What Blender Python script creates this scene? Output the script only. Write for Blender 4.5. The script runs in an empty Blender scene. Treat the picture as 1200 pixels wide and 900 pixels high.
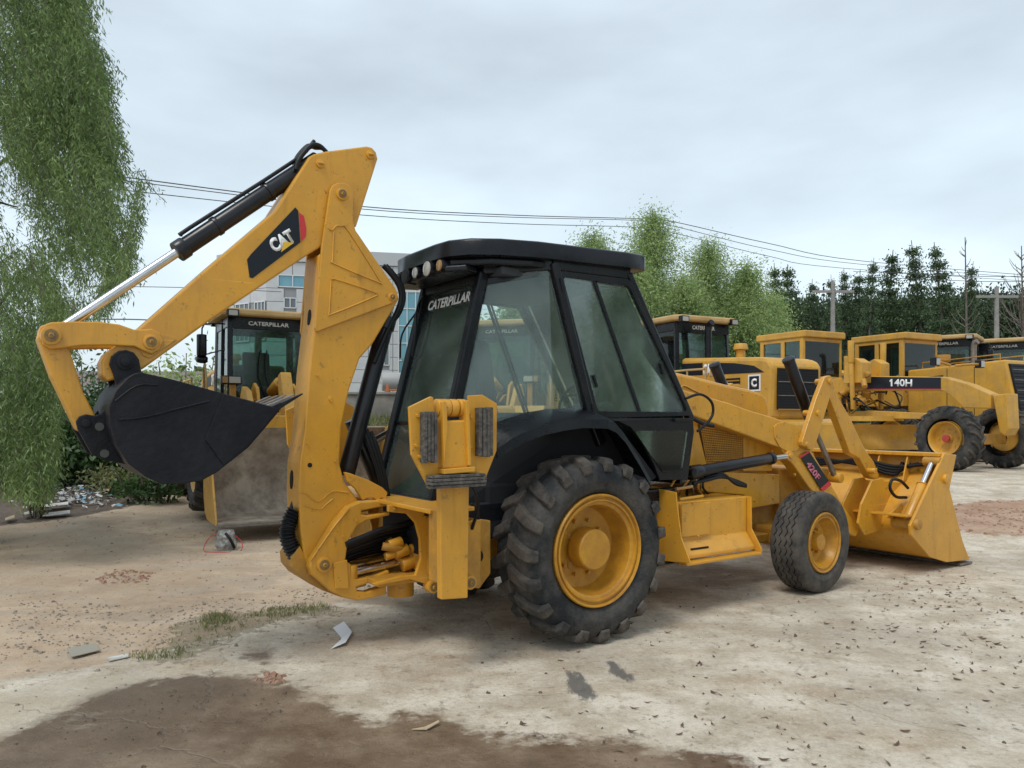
import bpy, bmesh, math, random
import numpy as np
from mathutils import Vector, Matrix
random.seed(7)
rng = np.random.default_rng(7)
sc = bpy.context.scene
COL = sc.collection
R = math.radians
# ---------------------------------------------------------------- camera, sky, sun, exposure
# the photograph is 1200 x 900; horizon at y = 490, focal length 900 pixels, eye 1.6 m
FP, EYE, YH, CX = 900.0, 1.6, 490.0, 600.0
cd = bpy.data.cameras.new('camera'); cam = bpy.data.objects.new('camera', cd); COL.objects.link(cam)
cam.location = (0, 0, EYE); cam.rotation_euler = (R(90), 0, 0)
cd.sensor_width = 36; cd.lens = 36*FP/1200; cd.shift_y = 40/1200; cd.clip_start = .05; cd.clip_end = 3000
sc.camera = cam
sc.render.resolution_x, sc.render.resolution_y = 1024, 768
sc.view_settings.view_transform = 'Standard'; sc.view_settings.look = 'None'
sc.view_settings.exposure = 0.24; sc.view_settings.gamma = 1
SUN_EL, SUN_AZ = 58, 215      # sun high, behind the camera's left shoulder, veiled by cloud
w = bpy.data.worlds.new('World'); sc.world = w; w.use_nodes = True
nt = w.node_tree; nt.nodes.clear()
def wn(t, **k):
    n = nt.nodes.new(t)
    for a, b in k.items(): setattr(n, a, b)
    return n
sky = wn('ShaderNodeTexSky', sky_type='NISHITA', sun_disc=False)
sky.sun_elevation = R(SUN_EL); sky.sun_rotation = R(SUN_AZ); sky.air_density = 1.2; sky.dust_density = 3
tc = wn('ShaderNodeTexCoord'); sep = wn('ShaderNodeSeparateXYZ')
nt.links.new(tc.outputs['Generated'], sep.inputs[0])
ramp = wn('ShaderNodeValToRGB'); nt.links.new(sep.outputs['Z'], ramp.inputs[0])
for i, (p, c) in enumerate([(0.0, (6.1, 6.9, 7.4)), (.10, (6.0, 6.95, 7.5)), (.25, (5.5, 6.5, 7.2)), (.45, (4.9, 5.7, 6.35)), (1.0, (5.3, 6.0, 6.6))]):
    e = ramp.color_ramp.elements[i] if i < 2 else ramp.color_ramp.elements.new(p)
    e.position = p; e.color = (c[0]/10, c[1]/10, c[2]/10, 1)
mp = wn('ShaderNodeMapping'); mp.inputs['Scale'].default_value = (1.1, 1.1, 3.2)
nt.links.new(tc.outputs['Generated'], mp.inputs[0])
ns = wn('ShaderNodeTexNoise'); ns.inputs['Scale'].default_value = 1.7; ns.inputs['Detail'].default_value = 5; ns.inputs['Roughness'].default_value = .5
nt.links.new(mp.outputs[0], ns.inputs['Vector'])
cr = wn('ShaderNodeMapRange'); cr.inputs[1].default_value = .3; cr.inputs[2].default_value = .72; cr.inputs[3].default_value = 7.5; cr.inputs[4].default_value = 11.9
nt.links.new(ns.outputs['Fac'], cr.inputs[0])
mul = wn('ShaderNodeVectorMath', operation='SCALE'); nt.links.new(ramp.outputs[0], mul.inputs[0]); nt.links.new(cr.outputs[0], mul.inputs['Scale'])
mix = wn('ShaderNodeMixRGB'); mix.inputs[0].default_value = .93
nt.links.new(sky.outputs[0], mix.inputs[1]); nt.links.new(mul.outputs[0], mix.inputs[2])
bg = wn('ShaderNodeBackground'); bg.inputs['Strength'].default_value = .124
nt.links.new(mix.outputs[0], bg.inputs[0])
out = wn('ShaderNodeOutputWorld'); nt.links.new(bg.outputs[0], out.inputs[0])
ld = bpy.data.lights.new('sun', 'SUN'); ld.energy = 1.5; ld.angle = R(20); ld.color = (1, .965, .9)
sun = bpy.data.objects.new('sun', ld); COL.objects.link(sun)
az = R(SUN_AZ)
sun.rotation_euler = Vector((math.sin(az)*math.cos(R(SUN_EL)), math.cos(az)*math.cos(R(SUN_EL)), math.sin(R(SUN_EL)))).to_track_quat('Z', 'Y').to_euler()

# ---------------------------------------------------------------- materials
def mat(name, col, rough=.5, metal=0, col2=None, nscale=6, bump=0, bscale=40, coat=0, spec=.5, dust=None, dustamt=0, detail=5, wear=None):
    m = bpy.data.materials.new(name); m.use_nodes = True; t = m.node_tree; N = t.nodes; L = t.links
    b = N['Principled BSDF']; b.inputs['Roughness'].default_value = rough; b.inputs['Metallic'].default_value = metal
    b.inputs['Base Color'].default_value = (*col, 1); b.inputs['Coat Weight'].default_value = coat; b.inputs['Coat Roughness'].default_value = .15
    b.inputs['Specular IOR Level'].default_value = spec
    t_c = N.new('ShaderNodeTexCoord'); src = t_c.outputs['Object']
    cur = None
    if col2:
        n = N.new('ShaderNodeTexNoise'); n.inputs['Scale'].default_value = nscale; n.inputs['Detail'].default_value = detail; n.inputs['Roughness'].default_value = .62
        L.new(src, n.inputs['Vector'])
        mr = N.new('ShaderNodeMapRange'); mr.inputs[1].default_value = .36; mr.inputs[2].default_value = .68; L.new(n.outputs['Fac'], mr.inputs[0])
        mx = N.new('ShaderNodeMixRGB'); mx.inputs[1].default_value = (*col, 1); mx.inputs[2].default_value = (*col2, 1)
        L.new(mr.outputs[0], mx.inputs[0]); cur = mx.outputs[0]
        rr = N.new('ShaderNodeMapRange'); rr.inputs[3].default_value = max(.05, rough-.1); rr.inputs[4].default_value = min(1, rough+.15)
        L.new(n.outputs['Fac'], rr.inputs[0]); L.new(rr.outputs[0], b.inputs['Roughness'])
    if dust:
        n = N.new('ShaderNodeTexNoise'); n.inputs['Scale'].default_value = 3.3; n.inputs['Detail'].default_value = 9; n.inputs['Roughness'].default_value = .72
        L.new(src, n.inputs['Vector'])
        mr = N.new('ShaderNodeMapRange'); mr.inputs[1].default_value = .42; mr.inputs[2].default_value = .75; mr.inputs[4].default_value = dustamt; L.new(n.outputs['Fac'], mr.inputs[0])
        mx = N.new('ShaderNodeMixRGB'); mx.inputs[2].default_value = (*dust, 1)
        if cur: L.new(cur, mx.inputs[1])
        else: mx.inputs[1].default_value = (*col, 1)
        L.new(mr.outputs[0], mx.inputs[0]); cur = mx.outputs[0]
    if wear:       # paint chips, thin scratches and run-off streaks
        for sc_, a0, a1, cc, am, st in ((38, .635, .665, wear, .8, (1, 1, 1)), (9, .62, .66, wear, .45, (1, 1, 1)), (5, .54, .72, tuple(v*.55 for v in col), .55, (5, 5, .6)), (7, .66, .685, (min(1, col[0]*1.35), min(1, col[1]*1.5), col[2]*4), .5, (.4, 6, 9))):
            mp_ = N.new('ShaderNodeMapping'); mp_.inputs['Scale'].default_value = st; L.new(src, mp_.inputs[0])
            n = N.new('ShaderNodeTexNoise'); n.inputs['Scale'].default_value = sc_ if st[0] == 1 else 2.2; n.inputs['Detail'].default_value = 7; n.inputs['Roughness'].default_value = .7
            L.new(mp_.outputs[0], n.inputs['Vector']); mr = N.new('ShaderNodeMapRange'); mr.inputs[1].default_value = a0; mr.inputs[2].default_value = a1; mr.inputs[4].default_value = am; L.new(n.outputs['Fac'], mr.inputs[0])
            mx = N.new('ShaderNodeMixRGB'); mx.inputs[2].default_value = (*cc, 1)
            if cur: L.new(cur, mx.inputs[1])
            else: mx.inputs[1].default_value = (*col, 1)
            L.new(mr.outputs[0], mx.inputs[0]); cur = mx.outputs[0]
    if cur: L.new(cur, b.inputs['Base Color'])
    if bump:
        n = N.new('ShaderNodeTexNoise'); n.inputs['Scale'].default_value = bscale; n.inputs['Detail'].default_value = 6
        L.new(src, n.inputs['Vector'])
        bp = N.new('ShaderNodeBump'); bp.inputs['Strength'].default_value = bump; bp.inputs['Distance'].default_value = .02
        L.new(n.outputs['Fac'], bp.inputs['Height']); L.new(bp.outputs[0], b.inputs['Normal'])
    return m
YEL = mat('yellow_paint', (.68, .33, .026), .36, col2=(.60, .285, .022), nscale=1.6, bump=.10, bscale=16, coat=.2, dust=(.36, .20, .05), dustamt=.45, wear=(.13, .07, .03))
YELO = mat('weathered_yellow_paint', (.64, .335, .032), .48, wear=(.16, .09, .04), col2=(.47, .25, .035), nscale=2.5, bump=.1, bscale=14, dust=(.40, .27, .12), dustamt=.55)
YELD = mat('dirty_yellow_casting', (.54, .26, .022), .5, col2=(.38, .19, .03), nscale=9, bump=.3, bscale=30, dust=(.2, .13, .07), dustamt=.45)
RIMY = mat('rim_yellow', (.58, .29, .02), .4, col2=(.46, .21, .02), nscale=9, bump=.12, bscale=30, dust=(.17, .07, .03), dustamt=.6)
TAN = mat('faded_tan_roof_paint', (.55, .38, .17), .6, col2=(.43, .27, .10), nscale=3)
BLK = mat('black_cab_paint', (.004, .005, .008), .26, col2=(.008, .009, .012), nscale=4, bump=.06, bscale=16, coat=.08, spec=.25, dust=(.03, .03, .032), dustamt=.3)
BKT = mat('black_bucket_paint', (.004, .005, .009), .5, col2=(.008, .009, .014), nscale=5, bump=.25, bscale=26, spec=.25, dust=(.03, .03, .034), dustamt=.45)
HOSE = mat('rubber_hose', (.007, .008, .010), .45, spec=.3, bump=.1, bscale=80)
CYL = mat('cylinder_black_paint', (.006, .007, .011), .3, coat=.15, spec=.35, col2=(.012, .013, .018), nscale=6)
DARK = mat('dark_interior', (.014, .015, .018), .8, spec=.25)
CHR = mat('chrome_rod', (.62, .63, .64), .16, metal=1, col2=(.5, .5, .52), nscale=12)
STL = mat('dull_steel', (.28, .26, .24), .5, metal=.8, col2=(.2, .16, .13), nscale=15)
TYR = mat('tyre_rubber', (.013, .015, .018), .75, spec=.3, col2=(.026, .029, .032), nscale=5, bump=.4, bscale=55, dust=(.13, .115, .10), dustamt=.85)
TYRD = mat('worn_front_tyre_rubber', (.030, .029, .029), .8, spec=.3, col2=(.06, .055, .05), nscale=8, bump=.3, bscale=60, dust=(.17, .145, .12), dustamt=.85)
LUG = mat('dusty_tread_rubber', (.024, .024, .024), .82, spec=.3, col2=(.06, .055, .05), nscale=10, bump=.35, bscale=60, dust=(.19, .155, .125), dustamt=.85)
PADR = mat('laminated_rubber', (.05, .048, .047), .85, col2=(.16, .14, .12), nscale=30, bump=.6, bscale=60)
DECK = mat('decal_black', (.010, .014, .022), .35, spec=.3)
DECR = mat('decal_red', (.55, .03, .04), .4)
WHT = mat('white_lettering', (.78, .79, .8), .5)
PNK = mat('faded_pink_lettering', (.62, .16, .24), .5)
YLT = mat('logo_yellow', (.75, .45, .03), .45)
RUST = mat('rusty_worn_steel', (.24, .19, .145), .8, col2=(.44, .38, .30), nscale=1.5, detail=10, bump=.35, bscale=14, dust=(.07, .045, .03), dustamt=.9)
REDP = mat('red_hub_paint', (.45, .04, .03), .5, col2=(.3, .05, .03), nscale=12)
LENS = mat('lamp_lens', (.38, .36, .32), .12, coat=.6)
AMB = mat('amber_lens', (.30, .16, .05), .2, coat=.6)
GRB = mat('radiator_black', (.010, .011, .014), .6, spec=.3)
def glass(name, tint, haze=.04, dirt=(.35, .38, .38)):  # dirt: diffuse film colour, dust plus painted-in milky brightness
    m = bpy.data.materials.new(name); m.use_nodes = True; t = m.node_tree; N = t.nodes; L = t.links; N.clear()
    o = N.new('ShaderNodeOutputMaterial'); tr = N.new('ShaderNodeBsdfTransparent'); tr.inputs[0].default_value = (*tint, 1)
    gl = N.new('ShaderNodeBsdfGlossy'); gl.inputs['Roughness'].default_value = .03; gl.inputs[0].default_value = (.95, 1, .98, 1)
    df = N.new('ShaderNodeBsdfDiffuse'); df.inputs[0].default_value = (*dirt, 1)
    fr = N.new('ShaderNodeFresnel'); fr.inputs[0].default_value = 1.42
    tcn = N.new('ShaderNodeTexCoord'); n = N.new('ShaderNodeTexNoise'); n.inputs['Scale'].default_value = 3; n.inputs['Detail'].default_value = 8
    L.new(tcn.outputs['Object'], n.inputs['Vector'])
    mr = N.new('ShaderNodeMapRange'); mr.inputs[1].default_value = .3; mr.inputs[2].default_value = .8; mr.inputs[3].default_value = haze*.5; mr.inputs[4].default_value = haze*2
    L.new(n.outputs['Fac'], mr.inputs[0])
    a = N.new('ShaderNodeMixShader'); L.new(mr.outputs[0], a.inputs[0]); L.new(tr.outputs[0], a.inputs[1]); L.new(df.outputs[0], a.inputs[2])
    b = N.new('ShaderNodeMixShader'); L.new(fr.outputs[0], b.inputs[0]); L.new(a.outputs[0], b.inputs[1]); L.new(gl.outputs[0], b.inputs[2])
    L.new(b.outputs[0], o.inputs[0]); return m
GLS = glass('tinted_cab_glass', (.95, .995, .98), .085, (.46, .60, .56))  # teal film lifts pane brightness in place of reflected and transmitted light
GLD = glass('dark_cab_glass', (.50, .62, .59), .02, (.3, .36, .36))
GLO = glass('old_cab_glass', (.62, .78, .74), .04)

# ---------------------------------------------------------------- photograph-to-place helpers
class Fr:
    """ground frame of one thing: origin, heading; turns a photo point on a known plane into that thing's own metres"""
    def __init__(s, ox, oy, deg, oz=0):
        a = R(deg); s.o = (ox, oy); s.oz = oz; s.deg = deg; s.F = (math.cos(a), math.sin(a)); s.L = (-math.sin(a), math.cos(a))
    def pt(s, u, v, y=None, x=None):
        dx = (u-CX)/FP; dz = (YH-v)/FP
        if y is not None: t = (y+s.o[0]*s.L[0]+s.o[1]*s.L[1])/(dx*s.L[0]+s.L[1])
        else: t = (x+s.o[0]*s.F[0]+s.o[1]*s.F[1])/(dx*s.F[0]+s.F[1])
        X, Y = t*dx-s.o[0], t-s.o[1]
        return Vector((X*s.F[0]+Y*s.F[1], X*s.L[0]+Y*s.L[1], EYE+t*dz-s.oz))
    def xz(s, pts, y):
        r = []
        for u, v in pts:
            p = s.pt(u, v, y=y); r.append((p.x, p.z))
        return r
    def px(s, x, y, z):
        X = s.o[0]+x*s.F[0]+y*s.L[0]; Y = s.o[1]+x*s.F[1]+y*s.L[1]; return (CX+FP*X/Y, YH-FP*(z+s.oz-EYE)/Y)
def rise(Y):
    t = min(1, max(0, (Y-9)/8)); return .3*t*t*(3-2*t)
def ground(u, v):
    Y = 10.0
    for _ in range(12): Y = FP*(EYE-rise(Y))/max(v-YH, 8)
    return ((u-CX)/FP*Y, Y)

# ---------------------------------------------------------------- mesh helpers
def smoothpath(pts, k=5):
    P = [Vector(p) for p in pts]; P = [P[0]*2-P[1]]+P+[P[-1]*2-P[-2]]; o = []
    for i in range(1, len(P)-2):
        for j in range(k):
            t = j/k; a, b, c, d = P[i-1:i+3]
            o.append(.5*((2*b)+(c-a)*t+(2*a-5*b+4*c-d)*t*t+(3*b-a-3*c+d)*t**3))
    o.append(P[-2]); return o
class M:
    def __init__(s): s.v = []; s.f = []
    def add(s, v, f):
        n = len(s.v); s.v += [tuple(p) for p in v]; s.f += [tuple(i+n for i in q) for q in f]; return s
    def bx(s, x0, x1, y0, y1, z0, z1):
        v = [(x, y, z) for x in (x0, x1) for y in (y0, y1) for z in (z0, z1)]
        return s.add(v, [(0, 1, 3, 2), (4, 6, 7, 5), (0, 4, 5, 1), (2, 3, 7, 6), (0, 2, 6, 4), (1, 5, 7, 3)])
    def loop2(s, a, b):      # closed solid between two equal 3D outlines
        n = len(a)
        return s.add(list(a)+list(b), [tuple(range(n)), tuple(range(2*n-1, n-1, -1))]+[(i, (i+1) % n, n+(i+1) % n, n+i) for i in range(n)])
    def prism(s, pts, y0, y1):
        return s.loop2([(x, y0, z) for x, z in pts], [(x, y1, z) for x, z in pts])
    def slab(s, pts, z0, z1):
        return s.loop2([(x, y, z0) for x, y in pts], [(x, y, z1) for x, y in pts])
    def plate(s, pts, t):    # 3D polygon thickened along its normal
        P = [Vector(p) for p in pts]; n = (P[1]-P[0]).cross(P[-1]-P[0]).normalized()*t
        return s.loop2([p-n*.5 for p in P], [p+n*.5 for p in P])
    def cyl(s, p0, p1, r0, r1=None, n=16):
        p0, p1 = Vector(p0), Vector(p1); r1 = r0 if r1 is None else r1; d = (p1-p0).normalized()
        a = d.orthogonal().normalized(); b = d.cross(a); A = []; B = []
        for i in range(n):
            t = 2*math.pi*i/n; e = a*math.cos(t)+b*math.sin(t); A.append(p0+e*r0); B.append(p1+e*r1)
        return s.loop2(A, B)
    def tube(s, pts, r, n=8, smooth=4):
        P = smoothpath(pts, smooth) if smooth else [Vector(p) for p in pts]
        a = (P[1]-P[0]).orthogonal().normalized(); V = []; F = []
        for i, p in enumerate(P):
            d = (P[min(i+1, len(P)-1)]-P[max(i-1, 0)]).normalized(); a = (a-d*a.dot(d)).normalized(); b = d.cross(a)
            rr = r(i/(len(P)-1)) if callable(r) else r
            V += [p+(a*math.cos(2*math.pi*k/n)+b*math.sin(2*math.pi*k/n))*rr for k in range(n)]
        for i in range(len(P)-1):
            F += [(i*n+k, i*n+(k+1) % n, (i+1)*n+(k+1) % n, (i+1)*n+k) for k in range(n)]
        F += [tuple(range(n)), tuple(range(len(V)-1, len(V)-n-1, -1))]
        return s.add(V, F)
    def beam(s, p0, p1, w, h, up=(0, 0, 1)):
        p0, p1 = Vector(p0), Vector(p1); d = (p1-p0).normalized(); a = d.cross(Vector(up)).normalized()*w*.5; b = a.cross(d).normalized()*h*.5
        return s.loop2([p0+a+b, p0-a+b, p0-a-b, p0+a-b], [p1+a+b, p1-a+b, p1-a-b, p1+a-b])
    def lathe(s, prof, c, n=48, close=False):   # prof (r, y) round a local Y axis through c
        V = []; F = []; m = len(prof)
        for i in range(n):
            t = 2*math.pi*i/n; V += [(c[0]+r*math.cos(t), c[1]+y, c[2]+r*math.sin(t)) for r, y in prof]
        for i in range(n):
            j = (i+1) % n
            for k in range(m if close else m-1):
                F.append((i*m+k, i*m+(k+1) % m, j*m+(k+1) % m, j*m+k))
        return s.add(V, F)
    def rot(s, c, ang, axis='Z'):
        Mx = Matrix.Translation(Vector(c)) @ Matrix.Rotation(ang, 4, axis) @ Matrix.Translation(-Vector(c))
        s.v = [tuple(Mx @ Vector(p)) for p in s.v]; return s
    def build(s, name, m, parent=None, bevel=0, smooth=None, seg=2, normals=True):
        me = bpy.data.meshes.new(name)
        if len(s.v) < 60000 and normals:
            bm = bmesh.new(); vs = [bm.verts.new(p) for p in s.v]
            for q in s.f:
                try: bm.faces.new([vs[i] for i in q])
                except ValueError: pass
            bmesh.ops.recalc_face_normals(bm, faces=bm.faces)
            if bevel:
                ed = [e for e in bm.edges if len(e.link_faces) == 2 and e.calc_face_angle(0) > R(38)]
                bmesh.ops.bevel(bm, geom=ed, offset=bevel, segments=seg, affect='EDGES', clamp_overlap=True, profile=.5)
            bm.to_mesh(me); bm.free()
        else: me.from_pydata(s.v, [], s.f)
        if smooth:
            me.polygons.foreach_set('use_smooth', [True]*len(me.polygons)); me.set_sharp_from_angle(angle=R(smooth))
        me.materials.append(m)
        o = bpy.data.objects.new(name, me); COL.objects.link(o)
        if parent: o.parent = parent
        return o
def tag(o, label=None, cat=None, group=None, kind=None):
    if label: o['label'] = label
    if cat: o['category'] = cat
    if group: o['group'] = group
    if kind: o['kind'] = kind
    return o
def empty(name, loc, deg=0, scale=1):
    o = bpy.data.objects.new(name, None); COL.objects.link(o); o.location = loc; o.rotation_euler = (0, 0, R(deg)); o.scale = (scale,)*3
    o.empty_display_size = .3; return o
def copy_tree(o, parent=None):
    c = o.copy(); COL.objects.link(c)
    if parent: c.parent = parent
    for ch in [q for q in list(COL.objects) if q.parent == o]: copy_tree(ch, c)
    return c
def quick(name, m, parent, pts, y0, y1, bevel=.006):
    return M().prism(pts, y0, y1).build(name, m, parent, bevel)
def text(name, body, m, parent, org, ux, uy, width, height, shear=0, bold=.02, thick=.0015, fit=True):
    """flat lettering as a mesh: org = lower left corner, ux/uy directions"""
    cu = bpy.data.curves.new(name, 'FONT'); cu.body = body; cu.offset = bold; cu.resolution_u = 3; cu.shear = shear
    to = bpy.data.objects.new(name, cu); COL.objects.link(to); bpy.context.view_layer.update()
    me = bpy.data.meshes.new_from_object(to.evaluated_get(bpy.context.evaluated_depsgraph_get()))
    bpy.data.objects.remove(to)
    vs = [v.co.copy() for v in me.vertices]
    x0 = min(v.x for v in vs); x1 = max(v.x for v in vs); y0 = min(v.y for v in vs); y1 = max(v.y for v in vs)
    ux = Vector(ux).normalized(); uy = Vector(uy).normalized(); n = ux.cross(uy).normalized()*thick; org = Vector(org)
    for v in me.vertices:
        v.co = org+ux*((v.co.x-x0)/(x1-x0)*width)+uy*((v.co.y-y0)/(y1-y0)*height)+n
    bm = bmesh.new(); bm.from_mesh(me)
    g = bmesh.ops.extrude_face_region(bm, geom=bm.faces[:]); 
    for e in g['geom']:
        if isinstance(e, bmesh.types.BMVert): e.co -= n*.9
    bmesh.ops.recalc_face_normals(bm, faces=bm.faces); bm.to_mesh(me); bm.free()
    me.materials.clear(); me.materials.append(m)
    o = bpy.data.objects.new(name, me); COL.objects.link(o); o.parent = parent; return o

# ---------------------------------------------------------------- wheels
def tyre_lug(c, r, w, n, m, parent, steer=0, tread=.035, slant=.55, lw=.055, lugmat=None):
    """agricultural / industrial tyre: rounded carcass plus n staggered bars on each half"""
    t = M(); rb = r-tread; h = w/2
    prof = [(r*.60, -h*.72), (r*.615, -h*.86), (r*.66, -h*.95), (r*.73, -h*1.0), (r*.745, -h*1.012), (r*.76, -h*1.0), (r*.84, -h*1.0), (rb-.05, -h*.93), (rb-.012, -h*.78), (rb, -h*.5), (rb+.004, 0)]
    prof = prof+[(a, -b) for a, b in prof[-2::-1]]
    t.lathe(prof, c, 72)
    ty = t
    if steer: ty.rot(c, steer)
    o = ty.build('tyre', m, parent, 0, 50)
    l = M()
    for side in (-1, 1):
        for i in range(n):
            th0 = 2*math.pi*(i+(.5 if side > 0 else 0))/n
            st = [(.03, rb-.004, r, 0), (.35, rb-.006, r-.002, .35), (.68, rb-.012, r-.006, .72), (.90, rb-.03, r-.018, .93), (1.0, rb-.06, r-.05, 1.0), (1.02, r*.83, r*.845, 1.02)]
            V = []; ww = lw*(1 if True else 1)
            for (k, ra, rt, s_) in st:
                a = th0+s_*slant*h/r; y = side*h*k
                for (rr, dw) in ((ra, .62), (rt, .42), (rt, -.42), (ra, -.62)):
                    aa = a+dw*ww/r*(1.25-.25*k); yy = y+(side*.016 if (rr == rt and k > .85) else 0)
                    V.append((c[0]+rr*math.cos(aa), c[1]+yy, c[2]+rr*math.sin(aa)))
            F = []
            for q in range(len(st)-1):
                for e in range(4): F.append((q*4+e, q*4+(e+1) % 4, (q+1)*4+(e+1) % 4, (q+1)*4+e))
            F += [(0, 1, 2, 3), tuple(len(st)*4-1-e for e in range(4))]
            l.add(V, F)
    if steer: l.rot(c, steer)
    lo = l.build('tread_lugs', lugmat or LUG, parent, .006, seg=1); return o
def rim_mesh(c, side, prof, hubr, hubd, m, parent, y_face, steer=0, bolts=8, bolt_r=.16, boltd=.1):
    r_ = M(); r_.lathe([(r, side*(y_face-d)) for r, d in prof], c, 56)
    if steer: r_.rot(c, steer)
    w_ = r_.build('wheel', m, parent, 0, 32)
    hb = M(); hb.lathe([(hubr*1.05, side*(y_face-hubd-.12)), (hubr, side*(y_face-hubd-.01)), (hubr*.94, side*(y_face-hubd)), (0.001, side*(y_face-hubd+.004))], c, 32)
    for i in range(bolts):
        t = 2*math.pi*i/bolts; p = Vector((c[0]+bolt_r*math.cos(t), c[1]+side*(y_face-boltd), c[2]+bolt_r*math.sin(t)))
        hb.cyl(p, p+Vector((0, side*.03, 0)), .014, n=6)
    if steer: hb.rot(c, steer)
    hb.build('hub', m, w_, 0, 32)
    return w_
def tyre_rib(c, r, w, parent, steer=0, m=None):
    """road-type rib tyre with zig-zag grooves"""
    n = 240; h = w/2; V = []; F = []
    st = [(.595, -.70, 0, 0), (.62, -.86, 0, 0), (.66, -.95, 0, 0), (.73, -1.0, 0, 0), (.745, -1.015, 0, 0), (.76, -1.0, 0, 0), (.82, -1.0, 0, 0), (.91, -.965, 0, 0), (.965, -.88, 0, 0), (.988, -.80, 0, 0)]
    for g in (-.52, -.18, .18, .52):
        st += [(1.0, g-.045, 0, 1), (.962, g-.03, 0, 1), (.962, g+.03, 0, 1), (1.0, g+.045, 0, 1)]
    st += [(a, -b, c_, d) for a, b, c_, d in st[9::-1]]
    m_ = len(st)
    for i in range(n):
        t = 2*math.pi*i/n; z = abs(((i/n*34) % 1)*2-1)*2-1
        for a, y, _, zz in st:
            V.append((c[0]+r*a*math.cos(t), c[1]+h*y+zz*z*.013, c[2]+r*a*math.sin(t)))
    for i in range(n):
        j = (i+1) % n
        F += [(i*m_+k, i*m_+k+1, j*m_+k+1, j*m_+k) for k in range(m_-1)]
    b = M().add(V, F)
    if steer: b.rot(c, steer)
    return b.build('tyre', m or TYRD, parent, 0, 40)
SEATM = mat('charcoal_seat_cloth', (.045, .05, .058), .9)
GRS = mat('greasy_pin', (.16, .10, .04), .4, col2=(.30, .17, .04), nscale=25)
DUL = mat('dull_grey_disc', (.07, .075, .07), .7)
# ================================================================ the yellow backhoe loader
BF = Fr(0, 6.32, 34.5)
BH = empty('backhoe_loader', (0, 6.32, 0), 34.5)
tag(BH, 'large yellow backhoe loader with black cab and black digging bucket, nearest machine', 'backhoe loader')
X = BF.xz
def P3(u, v, y): return BF.pt(u, v, y=y)
def both(name, m, pts, y0, y1, bevel=.006):      # the same plate on the right and mirrored on the left side
    a = quick(name, m, BH, pts, y0, y1, bevel); b = quick(name, m, BH, pts, -y0, -y1, bevel); return a, b
def pin(name, u, v, y, r, y1, m=YEL, parent=None):
    p = P3(u, v, y); b = M().cyl((p.x, y, p.z), (p.x, y1, p.z), r, n=24)
    b.cyl((p.x, y-.004, p.z), (p.x, y+.01, p.z), r*.62, n=20); b.cyl((p.x, y-.016, p.z), (p.x, y, p.z), r*.30, n=6)
    o = b.build(name, m, parent or BH, .003, 40)
    if m is YEL: M().cyl((p.x, y-.019, p.z), (p.x, y-.0165, p.z), r*.2, n=8).cyl((p.x, y-.0005, p.z), (p.x, y-.006, p.z), r*.68, n=20).build('greasy_pin_end', GRS, o)
    return o
# ---- boom
bo = X([(373, 299), (419, 272), (463, 337), (468, 350), (437, 403), (422, 420), (410, 455), (400, 500), (398, 543), (404, 565), (420, 586), (400, 640), (390, 680), (380, 683), (364, 673), (356, 650), (352, 620), (350, 577), (351, 543), (357, 503), (362, 437), (367, 393), (370, 370)], -.13)
boom = quick('boom', YEL, BH, bo, -.13, .13, .012)
fk = X([(387, 222), (390, 217), (396, 214), (403, 214), (410, 217), (414, 225), (414, 260), (417, 270), (463, 337), (466, 343), (466, 350), (461, 355), (371, 389), (369, 384), (377, 290)], -.155)
both('boom_side_plate', YEL, fk, -.155, -.131, .006)
def bead(pts, y, r=.006, parent=None, m=YEL, name='weld_ridge', smooth=3):
    return M().tube([P3(u, v, y) for u, v in pts], r, 6, smooth).build(name, m, parent or BH, 0, 60)
bead([(385, 267), (389, 270), (394, 265), (400, 265), (408, 270), (444, 327), (442, 330), (392, 309), (390, 304), (391, 272)], -.157)
bead([(388, 331), (392, 327), (438, 342), (441, 345), (438, 348), (389, 368), (386, 365), (388, 331)], -.157)
bead([(350, 577), (358, 578), (373, 588), (389, 576), (408, 577)], -.131)
bead([(356, 592), (374, 597), (381, 592), (390, 585)], -.131)
pin('boom_tip_pin', 401.5, 227, -.172, .042, .16)
pin('cylinder_pin', 460, 348, -.166, .028, .15)
for (u, v) in ((387, 467), (363, 545)):
    p = P3(u, v, -.13); M().cyl((p.x, -.136, p.z), (p.x, -.12, p.z), .016, n=14).build('bolt_boss', YEL if u > 380 else DARK, BH, .002, 40)
for (u, v) in ((363.5, 372), (341.5, 562)):      # sites of the dark oval discs on the rear plate
    e = min(bo, key=lambda q: abs(q[1]-BF.pt(u, v, x=-1.75).z) + (5 if q[0] > -1.5 else 0))
    z0 = BF.pt(u, v, x=-1.72).z; xs = np.interp(z0, [q[1] for q in bo[15:][::-1]][::-1], [q[0] for q in bo[15:][::-1]][::-1]) if False else None
def rear_x(z):                                    # x of the boom's rear face at a height
    L = sorted([(q[1], q[0]) for q in bo[15:]+bo[:1]]); return float(np.interp(z, [a for a, b in L], [b for a, b in L]))
for (u, v) in ((363.0, 372), (342, 562)):  # dark discs on the rear face stand for shade inside the openings
    z0 = 2.0
    for _ in range(8):
        xx = rear_x(z0); pq = BF.pt(u, v, x=xx); z0 = pq.z
    y0 = max(-.06, min(.06, pq.y)); hh = .055 if v < 400 else .065
    pts = [(xx-.002+(rear_x(z0+hh*math.sin(t))-xx), y0+.028*math.cos(t), z0+hh*math.sin(t)) for t in [i*math.pi/8 for i in range(16)]]
    M().plate(pts, .008).build('opening_shade_disc', DARK, BH)
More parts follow.
